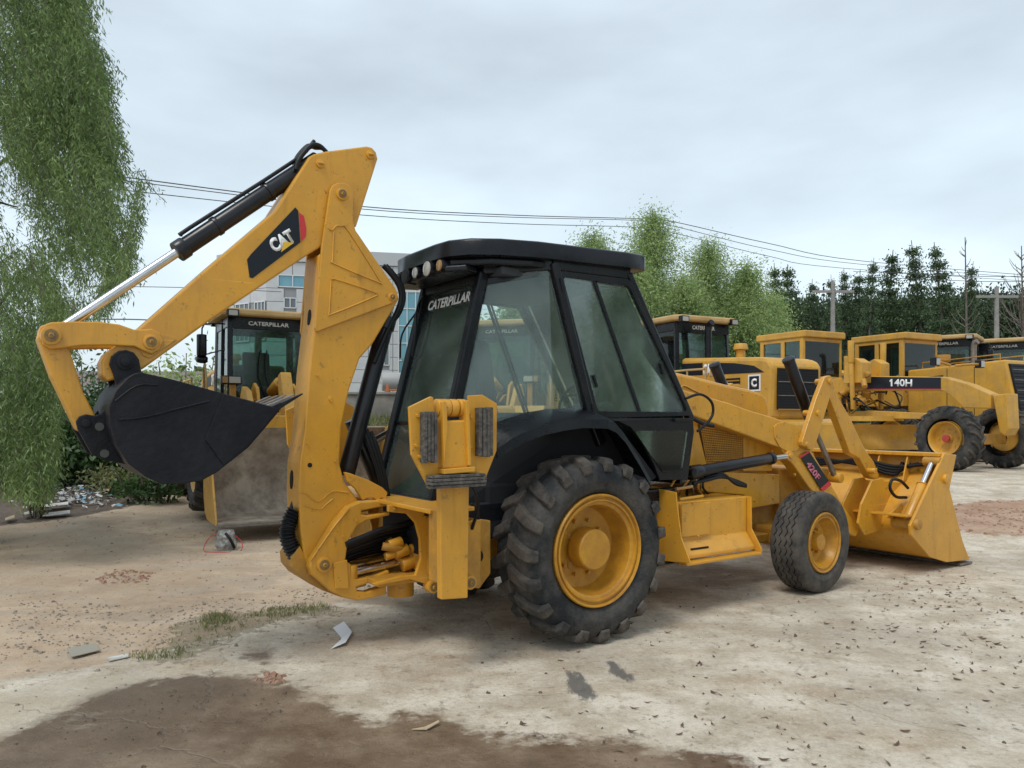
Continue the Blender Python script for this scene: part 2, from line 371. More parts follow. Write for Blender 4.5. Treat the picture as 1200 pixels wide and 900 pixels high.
# ---- stick
stk = X([(443, 186), (441, 178), (436, 172.5), (430, 171), (383, 177), (369, 180), (363, 183), (322, 247), (250, 308), (166, 382), (124, 414), (119, 424), (120, 440), (127, 447), (150, 441), (168, 432), (250, 373), (362, 298), (418, 265)], -.118)
stick = quick('stick', YEL, BH, stk, -.118, .118, .012)
bp_ = X([(163, 388), (192, 392), (205, 395), (207, 398), (190, 410), (175, 420), (168, 417), (160, 405)], -.125)
quick('doubler_plate', YEL, BH, bp_, -.127, -.118, .003)
for (u, v) in ((375, 192), (433.5, 181.5)):
    p = P3(u, v, -.118); M().cyl((p.x, -.132, p.z), (p.x, -.11, p.z), .03, n=20).cyl((p.x-.02, -.142, p.z), (p.x+.02, -.142, p.z), .009, n=8).build('stick_pin', YEL, BH, .004, 40)
dk = X([(346, 243), (349.5, 247), (352, 284), (296, 326), (292.5, 325), (289.5, 304), (294, 298)], -.12)
dec = quick('logo_decal', DECK, BH, dk, -.1215, -.119, 0)
quick('decal_red_edge', DECR, dec, X([(350.5, 249), (356, 253), (359, 268), (358.5, 277), (353, 283.5)], -.12), -.1215, -.119, 0)
# CAT: written up along the stick
a_, b_ = P3(322, 297, -.1215), P3(347, 282.5, -.1215); ux = (b_-a_); ux.y = 0
up_ = Vector((-ux.z, 0, ux.x)).normalized(); top = P3(313, 282, -.1215)-a_; top.y = 0
text('lettering', 'CAT', WHT, dec, a_-Vector((.0, .0, 0)), ux, top.normalized(), ux.length*1.02, top.length*1.0, bold=.055)
t1, t2, t3 = P3(329.3, 295.5, -.1255), P3(333.0, 283.4, -.1255), P3(344.5, 284.5, -.1255)
M().plate([t1, t3, t2], .002).build('logo_triangle', YLT, dec)
# ---- stick-mounted bucket cylinder
e0, e1 = P3(80, 380, 0), P3(212, 296, 0); e2 = P3(372, 187, 0)
d_ = (e2-P3(60, 393, 0)).normalized(); base = P3(60, 393, 0)
def on(pt): return base+d_*((pt-base).dot(d_))
cy = M().cyl(on(e1), on(e2), .057, n=28).cyl(on(e1)-d_*.02, on(e1)+d_*.05, .066, n=28); cy.build('bucket_cylinder', CYL, BH, .004, 40)
b2 = [on(e1)+d_*.04+Vector((-.02, -.02, .075)), on(e1)+d_*.10+Vector((-.02, -.02, .085)), on(e2)-d_*.2+Vector((-.02, -.02, .08)), on(e2)+Vector((-.03, -.02, .12))]
M().tube(b2, .013, 8, 3).build('cylinder_feed_pipe', HOSE, BH, 0, 60)
for k in (.25, .62):
    q = on(e1).lerp(on(e2), k); M().cyl(q-d_*.015, q+d_*.015, .064, n=24).build('pipe_clamp', CYL, BH, .003, 40)
M().cyl(on(e0)-d_*.12, on(e1), .030, n=24).build('cylinder_rod', CHR, BH, 0, 40)
for k, yy in enumerate((-.07, -.03, .02, .07)):
    pp = [P3(347-k, 199-k*2, yy), P3(350, 188-2*k, yy), P3(358+k, 177-2*k, yy), P3(366+k, 170+k, yy), P3(375+k, 171+k, yy), P3(384+k, 180+k, yy)]
    M().tube(pp, .016, 8).build('hydraulic_hose', HOSE, BH, 0, 60)
# ---- links
lk = X([(48, 388), (53, 380), (60, 377.5), (90, 376.5), (117, 377), (140, 380), (157, 386), (168, 386), (178, 385), (188, 390), (192, 400), (187, 410), (178, 415), (168, 411), (158, 406), (130, 404.5), (95, 405), (72, 408), (60, 409), (50, 403)], -.16)
both('bucket_link', YEL, lk, -.16, -.122, .008)
lv = X([(44, 396), (47, 382), (60, 378), (73, 384), (77, 396), (98, 460), (112, 487), (112, 503), (100, 508), (91, 504), (86, 494), (60, 440)], -.11)
quick('bucket_lever', YEL, BH, lv, -.11, .11, .01)
pin('link_pin', 60, 393, -.19, .052, .165); pin('link_pin', 177.5, 400.5, -.178, .045, .165)
# ---- digging bucket
bw = .37
sd = X([(168, 437), (200, 444), (262, 461), (325, 478), (326, 482), (310, 501), (290, 524), (253, 553), (236, 562), (213, 566), (190, 566), (172, 558), (152, 543), (138, 522), (130.5, 497), (129, 478), (137, 459), (150, 444), (158, 439)], -bw)
bk = quick('digging_bucket', BKT, BH, sd, -bw, -bw+.03, .004)
quick('bucket_side', BKT, bk, sd, bw-.03, bw, .004)
shell = sd[4:]+sd[:1]
V = []; F = []
cx_ = sum(p[0] for p in sd)/len(sd); cz_ = sum(p[1] for p in sd)/len(sd)
for x_, z_ in shell:
    dx, dz = cx_-x_, cz_-z_; l_ = math.hypot(dx, dz); xi, zi = x_+dx/l_*.022, z_+dz/l_*.022
    ou = (x_-dx/l_*.006, z_-dz/l_*.006)
    V += [(ou[0], -bw-.002, ou[1]), (ou[0], bw+.002, ou[1]), (xi, bw, zi), (xi, -bw, zi)]
for i in range(len(shell)-1):
    for e in range(4): F.append((i*4+e, i*4+(e+1) % 4, i*4+4+(e+1) % 4, i*4+4+e))
F += [(0, 1, 2, 3), tuple(len(V)-1-e for e in range(4))]
M().add(V, F).build('bucket_shell', BKT, bk, .003, 30, seg=1)
quick('side_cutter_plate', BKT, bk, X([(262, 461.5), (325, 478.5), (325, 482), (309, 502), (289, 524), (262, 545), (240, 515)], -bw-.008), -bw-.008, -bw, .004)
bead([(139, 492), (170, 489), (205, 480), (245, 470)], -bw-.004, .007, bk, BKT, 'side_ridge')
bead([(135, 470), (160, 452), (185, 451)], -bw-.004, .006, bk, BKT, 'side_ridge')
tp = P3(322, 479, -bw); 
for k in range(5):
    y = -bw+.035+k*(2*bw-.07)/4; a = Vector((tp.x-.05, y, tp.z-.03)); d2 = (P3(348, 465, -bw)-P3(318, 481, -bw)); d2.y = 0
    m_ = M().loop2([a+Vector((0, -.035, .03)), a+Vector((0, .035, .03)), a+Vector((0, .035, -.03)), a+Vector((0, -.035, -.03))],
                   [a+d2*.55+Vector((0, -.032, .022)), a+d2*.55+Vector((0, .032, .022)), a+d2*.55+Vector((0, .032, -.022)), a+d2*.55+Vector((0, -.032, -.022))])
    a2 = a+d2*.5
    m_.loop2([a2+Vector((0, -.03, .018)), a2+Vector((0, .03, .018)), a2+Vector((0, .03, -.018)), a2+Vector((0, -.03, -.018))],
             [a+d2*1.45+Vector((0, -.022, .004)), a+d2*1.45+Vector((0, .022, .004)), a+d2*1.45+Vector((0, .022, -.004)), a+d2*1.45+Vector((0, -.022, -.004))])
    m_.build('bucket_tooth', STL if k > 0 else BKT, bk, .003)
er = X([(128.5, 427), (131, 417), (139, 411), (148, 410), (157, 413), (163, 421), (165, 433), (168, 440), (150, 470), (152, 545), (126, 540), (108, 533), (91, 503), (89, 494), (93, 488), (101, 485.5), (110, 487), (118, 485), (126, 476), (133, 462), (136, 450), (133, 438)], -.17)
for s in (-1, 1):
    o = quick('hinge_ear', BKT, bk, er, s*.17, s*.132, .006)
for (u, v) in ((116.5, 500), (122.5, 531.5)):
    p = P3(u, v, -.171); M().cyl((p.x, -.1745, p.z), (p.x, -.16, p.z), .024, n=20).build('hole_view_disc', DUL, bk, 0, 40)  # grey discs, coloured like the view through open holes
p = P3(147, 424, -.17); M().cyl((p.x, -.19, p.z), (p.x, .19, p.z), .028, n=20).cyl((p.x, -.178, p.z), (p.x, .178, p.z), .05, n=20).build('hinge_pin', BKT, bk, .003, 40)
p = P3(101, 496, -.17); M().cyl((p.x, -.185, p.z), (p.x, .185, p.z), .026, n=20).build('hinge_pin', BKT, bk, .003, 40)
# ---- boom cylinder and hoses behind the boom
a, b = P3(459, 352, 0), P3(405, 558, 0)
M().cyl(a.lerp(b, .12), b, .062, n=28).cyl(a.lerp(b, .10), a.lerp(b, .17), .072, n=28).build('boom_cylinder', CYL, BH, .004, 40)
M().cyl(a, a.lerp(b, .15), .03, n=18).build('cylinder_rod', CHR, BH, 0, 40)
for yy, o_ in ((-.06, 0), (.06, 3)):
    M().tube([P3(449+o_, 311, yy), P3(458+o_, 321, yy), P3(467+o_, 334, yy), P3(470+o_, 349, yy), P3(465+o_, 366, yy), P3(455, 385, yy), P3(438, 425, yy)], .019, 8).build('hydraulic_hose', HOSE, BH, 0, 60)
a, b = P3(412, 492, .12), P3(446, 572, .12)
M().cyl(a, b, .055, n=20).build('swing_hose_guard', CYL, BH, .004, 40)
for k in range(3):
    M().tube([P3(424+5*k, 500+3*k, .0), P3(434+4*k, 525, -.02), P3(444+3*k, 555, -.02), P3(449+3*k, 582, -.02)], .018, 8).build('hydraulic_hose', HOSE, BH, 0, 60)
lb = X([(403, 553), (408, 554), (430, 562), (447, 571), (453, 577), (451, 585), (446, 583), (441, 586), (436, 583), (430, 583), (424, 586), (416, 573), (406, 564)], -.14)
quick('boom_lock_hook', YEL, BH, lb, -.16, -.12, .006)
# corrugated hose loop hanging out below the boom
hp = smoothpath([P3(346, 598, -.06), P3(339, 612, -.06), P3(337, 628, -.06), P3(342, 643, -.06), P3(351, 656, -.06), P3(362, 664, -.04)], 24)
h_ = M(); h_.tube(hp, lambda t: .052+.006*math.sin(t*130), 12, 0); h_.build('corrugated_hose', HOSE, BH, 0, 60)
hp2 = [P3(350, 585, .02), P3(343, 610, .04), P3(343, 632, .05), P3(352, 652, .05)]
M().tube(hp2, .045, 10).build('corrugated_hose', HOSE, BH, 0, 60)
quick('boom_foot', YELD, BH, X([(342, 652), (352, 640), (364, 668), (392, 690), (420, 703), (400, 700), (378, 692), (352, 676), (343, 665)], -.12), -.12, .14, .006)
# ---- swing casting (C-shaped, straddles the hinge)
cs = X([(364, 658), (391, 614), (408, 594), (422, 588), (454, 585.5), (461, 588), (458, 592), (424, 598.5), (424, 603), (430, 604), (457, 600), (457, 604), (430, 610), (419, 616), (408, 635), (405, 657), (412, 662), (412, 675), (418, 679), (437, 676), (456, 668), (457, 674), (437, 682), (418, 688), (419, 693), (430, 694), (453, 686), (453, 697), (437, 701), (419, 704), (404, 701), (389, 694), (366, 674), (363, 665)], -.21)
both('swing_casting', YEL, cs, -.21, -.132, .010)
pin('swing_pin', 380.5, 662, -.228, .052, .2)
bead([(364, 657), (378, 636), (393, 615), (409, 596)], -.211, .008)
for v0, v1 in ((587, 600), (676, 700)):
    a, b = P3(452, v0, 0), P3(452, v1, 0); M().cyl((a.x+.12, 0, b.z), (a.x+.12, 0, a.z), .10, n=28).build('hinge_barrel', YEL, BH, .006, 40)
# box behind the casting's pin
quick('casting_box', YEL, BH, X([(391, 660), (407, 656), (409, 690), (393, 690)], -.225), -.225, -.21, .004)
# ---- main rear frame with the arched opening
def arch(y): return X([(455, 592), (501, 594), (503, 640), (510, 683), (506, 690), (498, 684), (481, 679), (440, 687), (437, 684), (470, 675), (487, 674), (493, 655), (492, 632), (487, 613), (477, 602), (455, 600)], y)
quick('rear_frame_plate', YEL, BH, arch(-.42), -.42, -.39, .006)
quick('rear_frame_plate', YEL, BH, arch(-.42), .39, .42, .006)
xa = P3(503, 594, -.42).x
def box(name, m, x0, x1, y0, y1, z0, z1, bevel=.006, parent=None):
    return M().bx(x0, x1, y0, y1, z0, z1).build(name, m, parent or BH, bevel)
tz = P3(470, 593, -.42).z
box('rear_frame_top', YEL, P3(460, 593, -.42).x, xa+.05, -.95, .95, tz+.002, tz+.03)
box('rear_cross_member', YELD, xa-.02, xa+.10, -.95, .95, .50, tz-.06, .01)
bz = P3(481, 681, -.42).z
box('rear_frame_bottom', YELD, P3(445, 686, -.42).x, xa+.1, -.40, .40, bz-.02, bz+.02)
pin('frame_pin', 508.5, 688, -.46, .045, -.38); pin('frame_pin', 552, 683, -1.0, .045, -.9)
# swing cylinders, pipes and hoses inside the opening
for s in (1, -1):
    a = P3(414, 670, -.16); b = P3(478, 656, -.16)
    M().cyl((a.x, a.y*s, a.z), (b.x, b.y*s, b.z), .032, n=22).build('swing_cylinder_rod', CHR, BH, 0, 40)
    c_ = (a-b).normalized()
    M().cyl((b.x, b.y*s, b.z), (b.x+.30, b.y*s*1.3, b.z+.03), .062, n=22).cyl((b.x-.01, b.y*s, b.z), (b.x+.05, b.y*s, b.z), .075, n=22).build('swing_cylinder', YELD, BH, .004, 40)
    M().cyl((a.x-.02, a.y*s, a.z-.05), (a.x-.02, a.y*s, a.z+.05), .05, n=20).build('rod_eye', YEL, BH, .008, 40)
for k in range(6):
    yy = -.2+k*.05; v0 = 612+k*6
    M().tube([P3(404, v0+26-k*2, yy), P3(425, v0+18-k*2, yy), P3(450, v0+8-k, yy), P3(475, v0+2, yy), P3(500, v0-6, yy), P3(520, v0-4, yy)], .017 if k % 2 else .024, 8).build('hydraulic_hose', HOSE, BH, 0, 60)
box('valve_block', DARK, -1.02, -.7, -.3, .3, .62, 1.0, .01)
M().tube([P3(448, 640, -.2), P3(460, 642, -.22), P3(476, 644, -.2), P3(490, 650, -.2)], .03, 10).build('steel_pipe', YELD, BH, 0, 60)
M().tube([P3(455, 632, -.15), P3(462, 645, -.16), P3(468, 655, -.17), P3(480, 668, -.17)], .028, 10).build('steel_pipe', YELD, BH, 0, 60)
for i, (u, v, r_) in enumerate([(463, 637, .04), (470, 646, .045), (488, 641, .035), (478, 660, .05), (459, 650, .03), (495, 664, .045)]):
    p = P3(u, v, -.2); M().cyl(p-Vector((.05, 0, .01)), p+Vector((.05, 0, .01)), r_, n=12).build('fitting', YEL if i < 5 else BLK, BH, .006, 40)
# ---- stabilizers (folded up, pads beside the cab)
def stabilizer(s):
    yn = -1.13
    def q(name, m, pts, y0, y1, bevel=.005, par=None):
        return M().prism(X(pts, yn), s*-y0, s*-y1).build(name, m, par or BH, bevel)
    q('stabilizer_post', YEL, [(516, 566), (550, 564), (548.5, 701), (517, 703)], yn, yn+.055, .008)
    q('post_guide', YELD, [(524, 600), (551, 598), (551, 684), (524, 688)], yn+.058, yn+.24, .008)
    lg = q('stabilizer_leg', YEL, [(515, 493), (542, 492), (545, 548), (515, 549)], yn-.05, yn+.08, .012)
    q('leg_cap', YEL, [(513, 549), (549, 546), (549, 552), (513, 555)], yn-.08, yn+.02, .004, lg)
    for u in (514.5, 521, 530, 540):
        p = P3(u, 478, yn); M().cyl((p.x-.02, s*1.12, p.z), (p.x+.03, s*1.12, p.z), .055, n=18).build('pivot_roller', YEL, lg, .006, 40)
    q('clevis_cheek', YEL, [(512, 471), (516.5, 470), (518, 500), (514, 545)], yn-.07, yn+.02, .004, lg)
    q('clevis_cheek', YEL, [(539, 470), (543, 469), (545.5, 545), (542, 545)], yn-.07, yn+.02, .004, lg)
    pd = q('stabilizer_pad', YEL, [(479, 477), (505, 464.5), (507.5, 466), (508, 480), (510, 545), (515, 552), (549, 549), (549, 463.5), (565, 462.5), (582, 473), (581.5, 528), (566, 567), (540, 572), (503, 573), (482, 533)], yn-.006, yn+.018, .004)
    for u, v, g in ((489, 487, 0), (487, 522, 0), (491, 535, 0), (576, 488, 0), (551, 488, 0), (551, 523, 0), (576, 520, 0)):
        p = P3(u, v, yn-.006); M().cyl((p.x, s*(1.13+.006), p.z), (p.x, s*(1.13+.022), p.z), .011, n=6).build('bolt', YEL, pd)
    for nm, pts in (('a', [(491, 482), (507.5, 481), (511, 542), (498, 543.5)]), ('b', [(555.5, 477), (572, 477), (572, 536), (557, 537)])):
        xs = X(pts, yn); x0 = xs[0][0]; x1 = xs[1][0]; n_ = 4
        for k in range(n_):        # the block is a stack of rubber strips
            f0, f1 = k/n_+.02, (k+1)/n_-.02
            zt = xs[0][1]-random.random()*.012; zb = xs[2][1]+random.random()*.015
            M().bx(x0+(x1-x0)*f0, x0+(x1-x0)*f1, s*(1.137), s*(1.19+random.random()*.012), zb, zt).build('rubber_strip', PADR, pd, .003)
    xs = X([(504, 557), (566, 555), (565, 567), (504, 573)], yn-.06); zt = xs[0][1]; zb = xs[3][1]
    for k in range(4):
        M().bx(xs[0][0]-random.random()*.01, xs[1][0]+random.random()*.01, s*1.14, s*(1.22+random.random()*.02), zb+(zt-zb)*(k/4+.02), zb+(zt-zb)*((k+1)/4-.02)).build('rubber_strip', PADR, pd, .003)
stabilizer(-1); stabilizer(1)
# plate and drum beside the post
quick('hitch_plate', YELD, BH, X([(551, 607), (575, 610), (575, 672), (562, 690), (551, 688)], -.8), -.8, -.76, .006)
p = P3(559, 652, -.805); M().cyl((p.x, -.815, p.z), (p.x, -.79, p.z), .045, n=20).build('plate_hole', DARK, BH, 0, 40)
M().tube([P3(552, 590, -.9), P3(560, 598, -.9), P3(559, 612, -.88), P3(551, 622, -.85)], .012, 8).build('hydraulic_hose', HOSE, BH, 0, 60)
# ---- chassis
box('chassis_frame', YELD, -.95, 3.2, -.32, .32, .52, .95, .02)
box('rear_axle', YELD, -.13, .13, -.9, .9, .5, .78, .04)
box('fuel_tank', DARK, -.7, -.25, -.7, .7, .75, 1.15, .03)
# ---- wheels
RP = [(.398, .06), (.402, .0), (.394, -.010), (.384, -.006), (.378, .014), (.366, .016), (.362, .002), (.352, .000), (.346, .022), (.330, .026), (.322, .034), (.316, .08), (.304, .17), (.29, .20), (.24, .215), (.155, .21), (.10, .20)]
FPf = [(.276, .05), (.278, .0), (.270, -.008), (.260, -.004), (.256, .012), (.244, .014), (.238, .004), (.228, .006), (.222, .035), (.205, .07), (.185, .115), (.15, .13), (.09, .13)]
for s in (-1, 1):
    c = (0, s*.89, .664)
    w_ = rim_mesh(c, s, RP, .145, .04, RIMY, BH, .20, bolts=10, bolt_r=.20, boltd=.21); w_.name = 'rear_wheel'
    tyre_lug(c, .668, .44, 19, TYR, w_, tread=.036, slant=.42, lw=.086)
for s in (-1, 1):
    c = (2.747, s*.90, .461); st = R(4)
    w_ = rim_mesh(c, s, FPf, .075, .035, RIMY, BH, .142, steer=st, bolts=6, bolt_r=.12, boltd=.125); w_.name = 'front_wheel'
    tyre_rib(c, .461, .31, w_, st)
box('front_axle', YELD, 2.64, 2.86, -.72, .72, .38, .56, .03)
box('axle_guard', YELD, 2.2, 3.0, -.28, .28, .45, .62, .03)
box('side_rail', YELD, 1.9, 2.6, -.55, -.34, .42, .5, .01)
# ---- side box with flared step
def sbox(s):
    yb = -.80
    pr = [(-.80, P3(793, 589, -.8).z), (-.80, .60), (-.89, .485), (-.89, .455), (-.36, .455), (-.36, P3(793, 589, -.8).z)]
    x0, x1 = P3(793, 589, -.8).x, P3(875, 580, -.8).x
    V0 = [(x0, y*-s, z) for y, z in pr]; V1 = [(x1, y*-s, z) for y, z in pr]
    M().loop2(V0, V1).build('battery_box' if s < 0 else 'fuel_box', YEL, BH, .008)
    zt = P3(793, 589, -.8).z
    # end plates stand proud of the box
    pe = [(-.84, zt+.06), (-.845, .62), (-.95, .47), (-.95, .43), (-.36, .43), (-.36, zt+.06)]
    M().loop2([(x0-.05, y*-s, z) for y, z in pe], [(x0-.035, y*-s, z) for y, z in pe]).build('box_end_plate', YEL, BH, .004)
    pe2 = [(-.84, zt+.0), (-.845, .63), (-.95, .47), (-.95, .44), (-.36, .44), (-.36, zt)]
    M().loop2([(x1+.006, y*-s, z) for y, z in pe2], [(x1+.02, y*-s, z) for y, z in pe2]).build('box_end_plate', YEL, BH, .004)
    xm = x0+(x1-x0)*.42
    M().bx(x0+.03, xm, s*.803, s*.83, .625, zt-.015).build('box_door', YEL, BH, .006)
    M().bx(x0+.10, xm-.06, s*.845, s*.868, .52, .533).build('door_slot', DARK, BH)
    M().bx(x0-.04, x1+.01, s*.86, s*.955, .418, .442).build('step', YEL, BH, .006)
sbox(-1); sbox(1)
quick('battery_box_wing', YEL, BH, X([(741, 570), (790, 577), (793, 589), (800, 630), (811, 659), (770, 659), (765, 600)], -.86), -.6, -.45, .008)
M().loop2([tuple(BF.pt(u, v, x=BF.pt(793, 589, y=-.84).x-.055)) for u, v in [(757, 570), (792, 577), (793, 590), (798, 630), (809, 660), (772, 657)]],
          [tuple(BF.pt(u, v, x=BF.pt(793, 589, y=-.84).x-.055)+Vector((.012, 0, 0))) for u, v in [(757, 570), (792, 577), (793, 590), (798, 630), (809, 660), (772, 657)]]).build('box_back_plate', YEL, BH, .003)
# ---- cab: corner points (x, |y|, z)
ra_t, ra_b = Vector((-.56, .43, 2.62)), Vector((-.98, .46, 1.0))       # rear corner pillar
rm = ra_t.lerp(ra_b, .545)
bt, bb = Vector((-.13, .71, 2.70)), Vector((.20, .745, 1.60))          # B pillar
ft, fb = Vector((.60, .73, 2.72)), Vector((1.29, .76, 1.58))           # front pillar
fl = Vector((1.24, .76, 1.10)); bl = Vector((.88, .76, 1.10))
def mir(v, s): return Vector((v.x, v.y*s, v.z))
def inset(P, d):
    c = sum(P, Vector())/len(P); return [c+(p-c)*(1-d/(p-c).length) for p in P]
def frame_ring(name, P, w_, t_, m, parent=None):     # window surround: a ring of the polygon's own shape
    Q = inset(P, w_); n = (P[1]-P[0]).cross(P[-1]-P[0]).normalized()*t_*.5; b = M(); k = len(P)
    V = [p+n for p in P]+[p-n for p in P]+[q+n for q in Q]+[q-n for q in Q]
    F = []
    for i in range(k):
        j = (i+1) % k; F += [(i, j, 2*k+j, 2*k+i), (k+i, 3*k+i, 3*k+j, k+j), (i, k+i, k+j, j), (2*k+i, 2*k+j, 3*k+j, 3*k+i)]
    b.add(V, F); return b.build(name, m, parent or BH, .004)
def roundpoly(P, r, n=4):
    o = []; k = len(P)
    for i in range(k):
        a, b, c = P[i-1], P[i], P[(i+1) % k]; ra = min(r, (a-b).length*.45); rc = min(r, (c-b).length*.45)
        p0 = b+(a-b).normalized()*ra; p2 = b+(c-b).normalized()*rc
        for j in range(n+1):
            t = j/n; o.append(p0*(1-t)**2+b*2*t*(1-t)+p2*t*t)
    return o
for s in (-1, 1):
    A = lambda v: mir(v, s)
    out_ = Vector((0, s, 0))
    M().beam(A(ra_t)+Vector((0, 0, .05)), A(ra_b), .075, .085, (1, 0, 0)).build('rear_pillar', BLK, BH, .015)
    M().beam(A(bt)+Vector((0, 0, .04)), A(bb), .07, .09, (0, 1, 0)).build('door_pillar', BLK, BH, .012)
    M().beam(A(ft)+Vector((0, 0, .02)), A(fb), .06, .07, (0, 1, 0)).build('front_pillar', BLK, BH, .015)
    M().beam(A(bb), Vector((.30, s*.745, 1.40)), .08, .09, (0, 1, 0)).build('door_pillar', BLK, BH, .012)
    # quarter window, between rear pillar and door pillar
    qb = [ra_t+Vector((.03, .02, 0)), bt+Vector((-.04, 0, -.01)), bb+Vector((-.05, 0, .04)), Vector((-.28, .70, 1.565)), Vector((-.70, .52, 1.53)), rm+Vector((.02, .02, -.16))]
    c4 = [A(p) for p in (ra_t, bt, bb, ra_t.lerp(ra_b, .66))]
    fq = frame_ring('quarter_frame', [A(p) for p in (ra_t, bt+Vector((0, 0, 0)), bb, Vector((-.16, .735, 1.57)), ra_t.lerp(ra_b, .70))], .05, .02, BLK)
    gq = roundpoly([A(p) for p in (ra_t+Vector((.04, .02, -.0)), bt+Vector((-.035, 0, -.0)), bb+Vector((-.05, 0, .06)), Vector((-.15, .725, 1.58)), ra_t.lerp(ra_b, .69)+Vector((.04, .02, 0)))], .05)
    M().plate(gq, .006).build('quarter_window', GLS, BH)
    # door: outer frame ring, two sliding panes, solid lower part
    D = [A(p) for p in (bt+Vector((.03, .02, -.015)), ft+Vector((-.0, .02, -.03)), fb+Vector((-.02, .02, .04)), bb+Vector((.03, .02, .0)))]
    door = frame_ring('door', roundpoly(D, .05), .055, .035, BLK)
    Gd = inset(D, .05); g0, g1, g2, g3 = Gd
    mt_, mb_ = g0.lerp(g1, .46), g3.lerp(g2, .44)
    M().plate(roundpoly([g0, mt_, mb_, g3], .03), .005).build('sliding_pane', GLS, door)
    of = Vector((0, -s*.012, 0))
    M().plate(roundpoly([mt_+of, g1+of, g2+of, mb_+of], .03), .005).build('sliding_pane', GLS, door)
    M().beam(mt_, mb_, .018, .03, (0, 1, 0)).build('pane_rail', BLK, door, .003)
    M().beam(mt_+Vector((.03, -s*.01, 0)), mb_+Vector((.03, -s*.01, 0)), .014, .02, (0, 1, 0)).build('pane_rail', BLK, door, .003)
    for q_ in (g0.lerp(g3, .72)+Vector((.055, s*.01, 0)), g1.lerp(g2, .60)+Vector((-.06, s*.01, 0))):
        M().beam(q_, q_+Vector((.035, 0, -.09)), .02, .025, (0, 1, 0)).build('pane_latch', HOSE, door, .003)
    lowp = [A(Vector(p)) for p in ((.235, .765, 1.60), (1.29, .775, 1.60), (1.30, .775, 1.48), (1.225, .775, 1.09), (.90, .775, 1.10), (.84, .775, 1.22), (.72, .775, 1.40), (.58, .775, 1.53), (.45, .775, 1.575), (.235, .768, 1.58))]
    lp = M().plate(lowp, .03).build('door_lower_panel', BLK, door, .005)
    lg_ = roundpoly([A(Vector(p)) for p in ((.62, .795, 1.50), (1.22, .795, 1.50), (1.15, .795, 1.16), (.93, .795, 1.16))], .03)
    M().plate(lg_, .004).build('lower_window', GLD, door)
    M().beam(A(Vector((1.05, .80, 1.585))), A(Vector((1.24, .80, 1.585))), .03, .035, (0, 1, 0)).build('door_handle', HOSE, door, .006)
    for z_ in (2.58, 1.66):
        p_ = A(bt.lerp(bb, (2.7-z_)/1.1)+Vector((.02, .04, 0))); M().beam(p_+Vector((-.01, 0, .05)), p_+Vector((.015, 0, -.05)), .03, .03, (0, 1, 0)).build('door_hinge', BLK, door, .005)
    # grab handle in front of the cab
    gh = [A(Vector(p)) for p in ((1.19, .79, 1.76), (1.36, .80, 1.80), (1.50, .80, 1.74), (1.52, .80, 1.64), (1.45, .80, 1.56), (1.34, .79, 1.49))]
    M().tube(gh, .012, 8).build('grab_handle', HOSE, BH, 0, 60)
    # cab side below the quarter window, wheel well wall and fender
    M().plate([A(Vector(p)) for p in ((-.74, .52, 1.56), (.22, .745, 1.62), (.45, .75, 1.57), (.90, .75, 1.12), (.60, .74, 1.0), (-.90, .66, 1.0))], .02).build('wheel_well_wall', DARK, BH, .003)
    arc = [(-1.00, 1.30), (-.86, 1.42), (-.66, 1.52), (-.42, 1.585), (-.10, 1.60), (.20, 1.585), (.36, 1.55), (.52, 1.44), (.70, 1.22), (.82, 1.03)]
    arcs = [(p.x, p.z) for p in [P3(583, 526, -1.04), P3(597, 516, -1.04), P3(612, 507, -1.04), P3(637, 498, -1.04), P3(660, 493, -1.04), P3(683, 490, -1.04), P3(712, 491, -1.04), P3(722, 496, -1.04), P3(733, 508, -1.04), P3(750, 536, -1.04), P3(763, 560, -1.04)]]
    V = []; F = []
    for i, (x_, z_) in enumerate(arcs):
        k = i/(len(arcs)-1); inx = x_+.06; yin = .74; zi = z_+.05+.05*(1-k)
        V += [(inx, s*yin, zi), (x_+.02, s*.98, z_+.02), (x_, s*1.03, z_-.005), (x_+.005, s*1.04, z_-.07), (x_+.01, s*1.02, z_-.07), (x_+.02, s*.97, z_-.01), (inx, s*yin, zi-.03)]
    m7 = 7
    for i in range(len(arcs)-1):
        F += [(i*m7+k, i*m7+(k+1) % m7, (i+1)*m7+(k+1) % m7, (i+1)*m7+k) for k in range(m7)]
    F += [tuple(range(m7)), tuple(len(V)-1-k for k in range(m7))]
    M().add(V, F).build('fender', BLK, BH, 0, 40)
    M().bx(-.85, 1.20, s*.60, s*.70, .86, 1.02).build('cab_sill', BLK, BH, .02)
# rear window, wiper, sill
Rw = [Vector((ra_t.x, -.41, 2.60)), Vector((ra_t.x, .41, 2.60)), Vector((ra_b.x, .44, 1.0)), Vector((ra_b.x, -.44, 1.0))]
M().plate(Rw, .006).build('rear_window', GLS, BH)
M().beam(Vector((-.565, -.46, 2.64)), Vector((-.565, .46, 2.64)), .06, .08).build('rear_header', BLK, BH, .01)
M().beam(Vector((-.99, -.50, .97)), Vector((-.99, .50, .97)), .09, .12).build('rear_sill', BLK, BH, .015)
M().beam(Vector((-.83, -.46, 1.56)), Vector((-.83, .46, 1.56)), .03, .03).build('window_bar', BLK, BH, .005)
rn = Vector((-1, 0, -.13)).normalized()
tx = Vector((0, -1, 0)); ty = (Vector((ra_t.x, 0, 2.6))-Vector((ra_b.x, 0, 1.0))).normalized()
text('rear_window_lettering', 'CATERPILLAR', WHT, BH, Vector((-.56-.42*(2.62-2.47)/1.62-.010, .33, 2.47)), tx, ty, .66, .085, bold=.03)
M().tube([Vector((-.60, .40, 2.62)), Vector((-.66, .41, 2.50)), Vector((-.70, .36, 2.30)), Vector((-.73, .36, 2.10))], .009, 6).build('rear_wiper', HOSE, BH, 0, 60)
